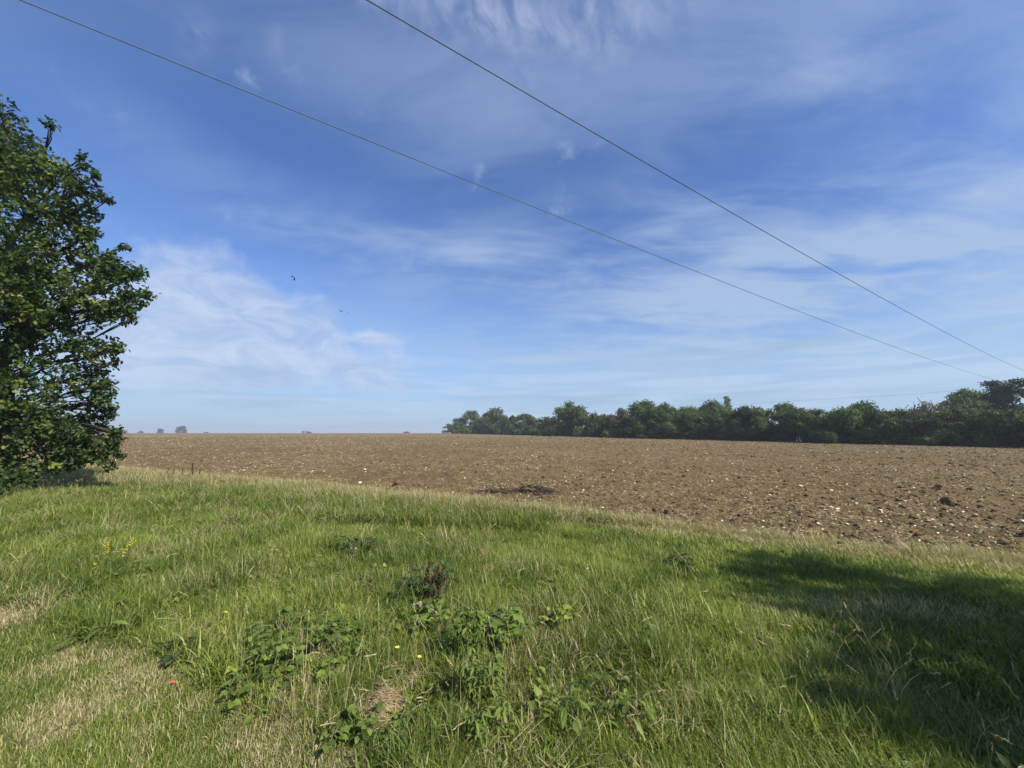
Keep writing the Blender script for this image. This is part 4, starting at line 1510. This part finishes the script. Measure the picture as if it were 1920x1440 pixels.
# low creeping leaves among the grass, too many to count
TRE = []
for i in range(3):
    gg = Geo()
    rg = np.random.default_rng(90 + i)
    n_ = 14
    PP = np.stack([rg.normal(0, .5, n_), rg.normal(0, .5, n_), rg.uniform(0.1, 1.0, n_)], -1)
    dr = rg.normal(0, 1, (n_, 3)) * np.array([1, 1, .4])
    Mx = frame_from(dr, rg.normal(0, .35, (n_, 3)) + np.array([0, 0, 1])) * rg.uniform(.5, 1.0, n_)[:, None, None]
    gg.stamp(BRAMBLE_LEAF[0], BRAMBLE_LEAF[1], PP, Mx, rg.random(n_))
    for p_ in PP:
        tube(gg, [(p_[0] * .6, p_[1] * .6, -.1), p_], .015, 3, .5)
    TRE.append(gg.build('weed_%s' % 'abc'[i], M['grass'], link=False, smooth=True))
x, y = verge_points(9000, 1.4, 14, 1.4, r2)
k = r2.random(len(x)) < np.clip((fbm(x, y, 1.3, 3, 44.0) - 0.50) * 7, 0.02, 1) * 0.6
k &= (r2.random(len(x)) > bare_at(x, y)) & ~inside(MOWN_LEFT, x, y) & (~inside(MOWN_STRIP, x, y) | (r2.random(len(x)) < .15))
x, y = x[k], y[k]
n = len(x)
H = height_at(x, y)
s = r2.uniform(0.03, 0.062, n)
scatter('creeping_weeds', np.stack([x, y, verge_z(x, y)], -1), r2.uniform(0, 6.28, n), r2.normal(0, .1, n),
        np.stack([s, s, np.minimum(s * 1.6, H)], -1), r2.integers(0, 3, n), TRE, {'dry': r2.uniform(-.2, .25, n), 'tone': r2.uniform(0, .8, n)},
        'small leafy weeds growing low among the grass', 'weeds')


def dead_dock(px, py, hs, label, seed, lean=.1, thick=1.0):
    rng = np.random.default_rng(seed)
    root = empty('dead_dock', gpt(px, py), label, 'dock', None)
    for (hx, hh, ln) in hs:
        st, sd = Geo(), Geo()
        pts = np.array([(hx + ln * t_ * t_ + rng.normal(0, .004), rng.normal(0, .006), hh * t_) for t_ in np.linspace(0, 1, 9)])
        tube(st, pts, np.linspace(.006, .003, 9) * thick, 5)
        n_ = 160
        f = rng.uniform(.35, 1.0, n_)
        PP = np.stack([np.interp(f, np.linspace(0, 1, 9), pts[:, j]) for j in range(3)], -1)
        PP += rng.normal(0, .008 * thick, PP.shape)
        Mx = frame_from(rng.normal(size=(n_, 3)), rng.normal(size=(n_, 3))) * (.016 * thick * rng.uniform(.6, 1.2, n_))[:, None, None]
        sd.stamp(SIMPLE_LEAF[0] * np.array([1, 1.5, 1]), SIMPLE_LEAF[1], PP, Mx, rng.random(n_))
        s_ = st.build('stalk', M['dead_stem'], root)
        sd.build('seed_head', M['dead_stem'], s_)


dead_dock(795, 1150, [(0, .40, .04), (.045, .38, .08), (.09, .27, .09)], 'red brown dock stalks standing in the dark bramble', 71)
dead_dock(357, 902, [(-.3, .38, .02), (0, .55, .02), (.05, .5, -.03), (.25, .36, .05)], 'tall brown dead dock at the far field edge', 72, thick=1.1)
dead_dock(318, 900, [(-.1, .35, .03), (.1, .4, .02)], 'lower brown dead dock left of the tall one', 73, thick=1.1)


# yellow flower spikes and single flowers
def flower(px, py, hh, kind, label, seed, mat=None, lean=.1):
    rng = np.random.default_rng(seed)
    root = empty('wild_flower', gpt(px, py), label, 'flower')
    st, fl = Geo(), Geo()
    pts = np.array([(lean * t_ * t_, 0, hh * t_) for t_ in np.linspace(0, 1, 7)])
    tube(st, pts, .0025, 4)
    if kind == 'spike':
        n_ = 26
        f = np.repeat(np.linspace(.50, 1, n_ // 2), 2)
        C_ = np.stack([np.interp(f, np.linspace(0, 1, 7), pts[:, j]) for j in range(3)], -1) + rng.normal(0, .012, (n_, 3))
        rp, nc = .011, 5
    else:
        C_ = pts[-1:]
        rp, nc = .017 if mat is None else .013, 9
    for c in C_:
        a = np.arange(nc) * 6.283 / nc + rng.random()
        tl = rng.normal(0, .25, 2)
        dr = np.stack([np.cos(a), np.sin(a), .35 + tl[0] * np.cos(a)], -1)
        Mx = frame_from(dr, np.tile([[0., 0., 1.]], (nc, 1))) * rp
        fl.stamp(SIMPLE_LEAF[0], SIMPLE_LEAF[1], np.tile(c, (nc, 1)), Mx, rng.random(nc))
        tube(fl, [c, c + np.array([0, 0, .25 * rp])], rp * .35, 6)
    st.build('stem', M['stem'], root)
    fl.build('petals', mat or M['petal'], root)


flower(224, 1075, .34, 'spike', 'tallest yellow flower spike in the left of the grass, leaning right', 301, None, .12)
flower(192, 1075, .30, 'spike', 'upright yellow flower spike left of the leaning one', 302, None, .04)
flower(170, 1090, .14, 'spike', 'shortest yellow flower spike, lowest of three at left', 303, None, .02)
flower(715, 1262, .12, 'single', 'single yellow flower above the bare straw mound', 304)
flower(757, 1272, .09, 'single', 'single yellow flower nearest the bare earth', 305)
flower(397, 1180, .10, 'single', 'faint yellow flower in the grass at left', 306)
flower(347, 985, .12, 'single', 'tiny yellow flower far back in the left grass', 307)
flower(1085, 1090, .10, 'single', 'tiny white flower in the bright grass right of centre', 308, M['white_petal'])
flower(641, 1062, .16, 'single', 'white flower in the dark bramble, left of two', 309, M['white_petal'])
flower(650, 1062, .16, 'single', 'white flower in the dark bramble, right of two', 310, M['white_petal'])


# curled dead leaves, wrapper, mounds
def curled(name, px, py, size, z, mat, label, cat, seed, turn=2.2):
    rng = np.random.default_rng(seed)
    nu, nv = 9, 7
    V_ = []
    for i in range(nu):
        for j in range(nv):
            u, v = i / (nu - 1), j / (nv - 1) - .5
            wd_ = math.sin(math.pi * (0.08 + 0.88 * u)) * .45
            th = v * turn
            V_.append((u - .5 + .05 * math.sin(7 * v), wd_ * math.sin(th) / 1.2, wd_ * (1 - math.cos(th)) + .15 * math.sin(3 * u) + rng.normal(0, .015)))
    Fq = [(i * nv + j, i * nv + j + 1, (i + 1) * nv + j + 1, (i + 1) * nv + j) for i in range(nu - 1) for j in range(nv - 1)]
    p = gpt(px, py)
    p[2] += z
    o = mesh_np(name, np.array(V_) * size, [np.array(Fq)], mat, None, [float(c) for c in p], smooth=True)
    sm_ = o.modifiers.new('thick', 'SOLIDIFY')
    sm_.thickness = .002
    o.rotation_euler = (rng.uniform(-.6, .6), rng.uniform(.6, 1.2), rng.uniform(0, 6))
    return tag(o, label, cat)


curled('dead_leaf', 781, 1190, .10, .17, M['grey_dead'], 'larger curled grey dead leaf caught in the bramble', 'leaf', 401)
curled('dead_leaf', 787, 1208, .085, .10, M['grey_dead'], 'smaller curled grey dead leaf just below the larger one', 'leaf', 402)
curled('wrapper', 321, 1302, .045, .03, M['red'], 'small red wrapper lying on the mown turf', 'litter', 403)
curled('fallen_leaf', 492, 1366, .09, .035, M['yellow_leaf'], 'yellow green fallen leaf on the turf near the bottom', 'leaf', 404)
curled('fallen_leaf', 466, 1374, .06, .03, M['yellow_leaf'], 'smaller yellow leaf left of the fallen one', 'leaf', 405)


def straw_mound(px, py, rad, hh, label, seed):
    rng = np.random.default_rng(seed)
    p = gpt(px, py)
    root = empty('straw_mound', p, label, 'mound')
    nr, na = 14, 36
    V_, Fq = [(0, 0, hh)], []
    for i in range(1, nr):
        for j in range(na):
            a = j / na * 2 * math.pi
            r_ = rad * i / (nr - 1) * (1 + .12 * math.sin(3 * a + seed) + .06 * math.sin(7 * a))
            z_ = hh * math.cos(min(1, i / (nr - 1)) * math.pi / 2) ** 1.2 - .03 * (i == nr - 1)
            V_.append((r_ * math.cos(a), r_ * math.sin(a), z_ + rng.normal(0, .006)))
    tri_ = [(0, 1 + j, 1 + (j + 1) % na) for j in range(na)]
    for i in range(nr - 2):
        for j in range(na):
            a = 1 + i * na
            Fq.append((a + j, a + na + j, a + na + (j + 1) % na, a + (j + 1) % na))
    mesh_np('soil', np.array(V_), [np.array(tri_), np.array(Fq)], M['mound_soil'], root, smooth=True)
    g_ = Geo()
    for i in range(420):
        a, r_ = rng.uniform(0, 6.28), rad * math.sqrt(rng.random()) * 1.05
        z_ = hh * math.cos(min(1, r_ / rad) * math.pi / 2) ** 1.2
        c = np.array([r_ * math.cos(a), r_ * math.sin(a), z_ + .006])
        b_ = rng.uniform(0, 6.28)
        L = rng.uniform(.02, .07)
        d_ = np.array([math.cos(b_), math.sin(b_), rng.normal(-.1, .3)]) * L
        tube(g_, [c - d_ / 2, c + np.array([0, 0, .004]), c + d_ / 2], .0012, 3, rng.random())
    g_.build('straw', M['straw'], root)


M['mound_soil'] = plain_mat('mound_soil', (0.12, 0.085, 0.04), (0.27, 0.20, 0.105), 0.95, 25, 0.1, 0.6)
straw_mound(720, 1340, .15, .075, 'bare straw covered mound near the bottom centre', 1)
straw_mound(775, 1292, .08, .035, 'smaller bare earth mound behind the straw covered one', 2)

# heap of dark uprooted stalks on the field edge
p = ground(1000, 925)
p[2] = float(hill(p[1]))
root = empty('brush_heap', p, 'dark heap of dead brushwood lying on the field near the grass', 'brush heap')
rg = np.random.default_rng(77)
g_ = Geo()
for i in range(520):
    if rg.random() < .62:
        c = np.array([rg.normal(0, .42), rg.normal(0, .22), 0])
        hh = .26 * math.exp(-(c[0] / .5) ** 2 - (c[1] / .3) ** 2)
    else:
        c = np.array([rg.uniform(-1.7, .1), rg.normal(.10, .10), 0])
        hh = .07
    c[2] = rg.uniform(0, 1) * hh
    a = rg.normal(0, .6) + (math.pi if rg.random() < .5 else 0)
    L = rg.uniform(.12, .45)
    d_ = np.array([math.cos(a), math.sin(a) * .7, rg.normal(.05, .25)]) * L
    tube(g_, [c, c + d_ * .5 + rg.normal(0, .02, 3), c + d_ + np.array([0, 0, -.02])], [.012, .010, .005], 4, rg.random())
g_.build('twigs', M['twig'], root)
root.scale = (.85, .85, .8)
g_ = Geo()
for i in range(34):
    c = np.array([rg.normal(0.1, .35), rg.normal(0, .15), rg.uniform(.05, .28)])
    a = rg.uniform(0, 6.28)
    d_ = np.array([math.cos(a), math.sin(a), rg.normal(.1, .3)]) * rg.uniform(.15, .4)
    tube(g_, [c, c + d_ * .5 + np.array([0, 0, .03]), c + d_], .006, 3)
g_.build('straw', M['straw'], root)
# a dark lump of turf near the right edge
p = ground(1868, 960)
o = CLODS[1].copy()
o.name = 'turf_lump'
COL.objects.link(o)
o.data = CLODS[1].data.copy()
o.data.materials.clear()
o.data.materials.append(M['twig'])
o.location = (p[0], p[1], p[2] + .03)
o.scale = (.18, .13, .10)
tag(o, 'dark lump of turf on the field near the right edge', 'clod')

# ------------------------------------------------------------------ haze in the air
M['haze'] = bpy.data.materials.new('haze_air')
M['haze'].use_nodes = True
nt = M['haze'].node_tree
nt.nodes.remove(nt.nodes['Principled BSDF'])
vol = nt.nodes.new('ShaderNodeVolumePrincipled')
vol.inputs['Color'].default_value = (0.90, 0.94, 1.0, 1)
vol.inputs['Density'].default_value = 0.00055
vol.inputs['Anisotropy'].default_value = 0.2
nt.links.new(vol.outputs[0], nt.nodes['Material Output'].inputs['Volume'])
X0, X1, Y0, Y1, Z0, Z1 = -3100, 3100, -3100, 3100, -13, 26
hv = [(a, b_, c) for a in (X0, X1) for b_ in (Y0, Y1) for c in (Z0, Z1)]
hf = np.array([(0, 1, 3, 2), (4, 6, 7, 5), (0, 4, 5, 1), (2, 3, 7, 6), (0, 2, 6, 4), (1, 5, 7, 3)])
HAZE = True
if HAZE:
    hz = mesh_np('haze', np.array(hv), [hf], M['haze'])
    tag(hz, 'thin pale haze in the air', 'haze', kind='stuff')
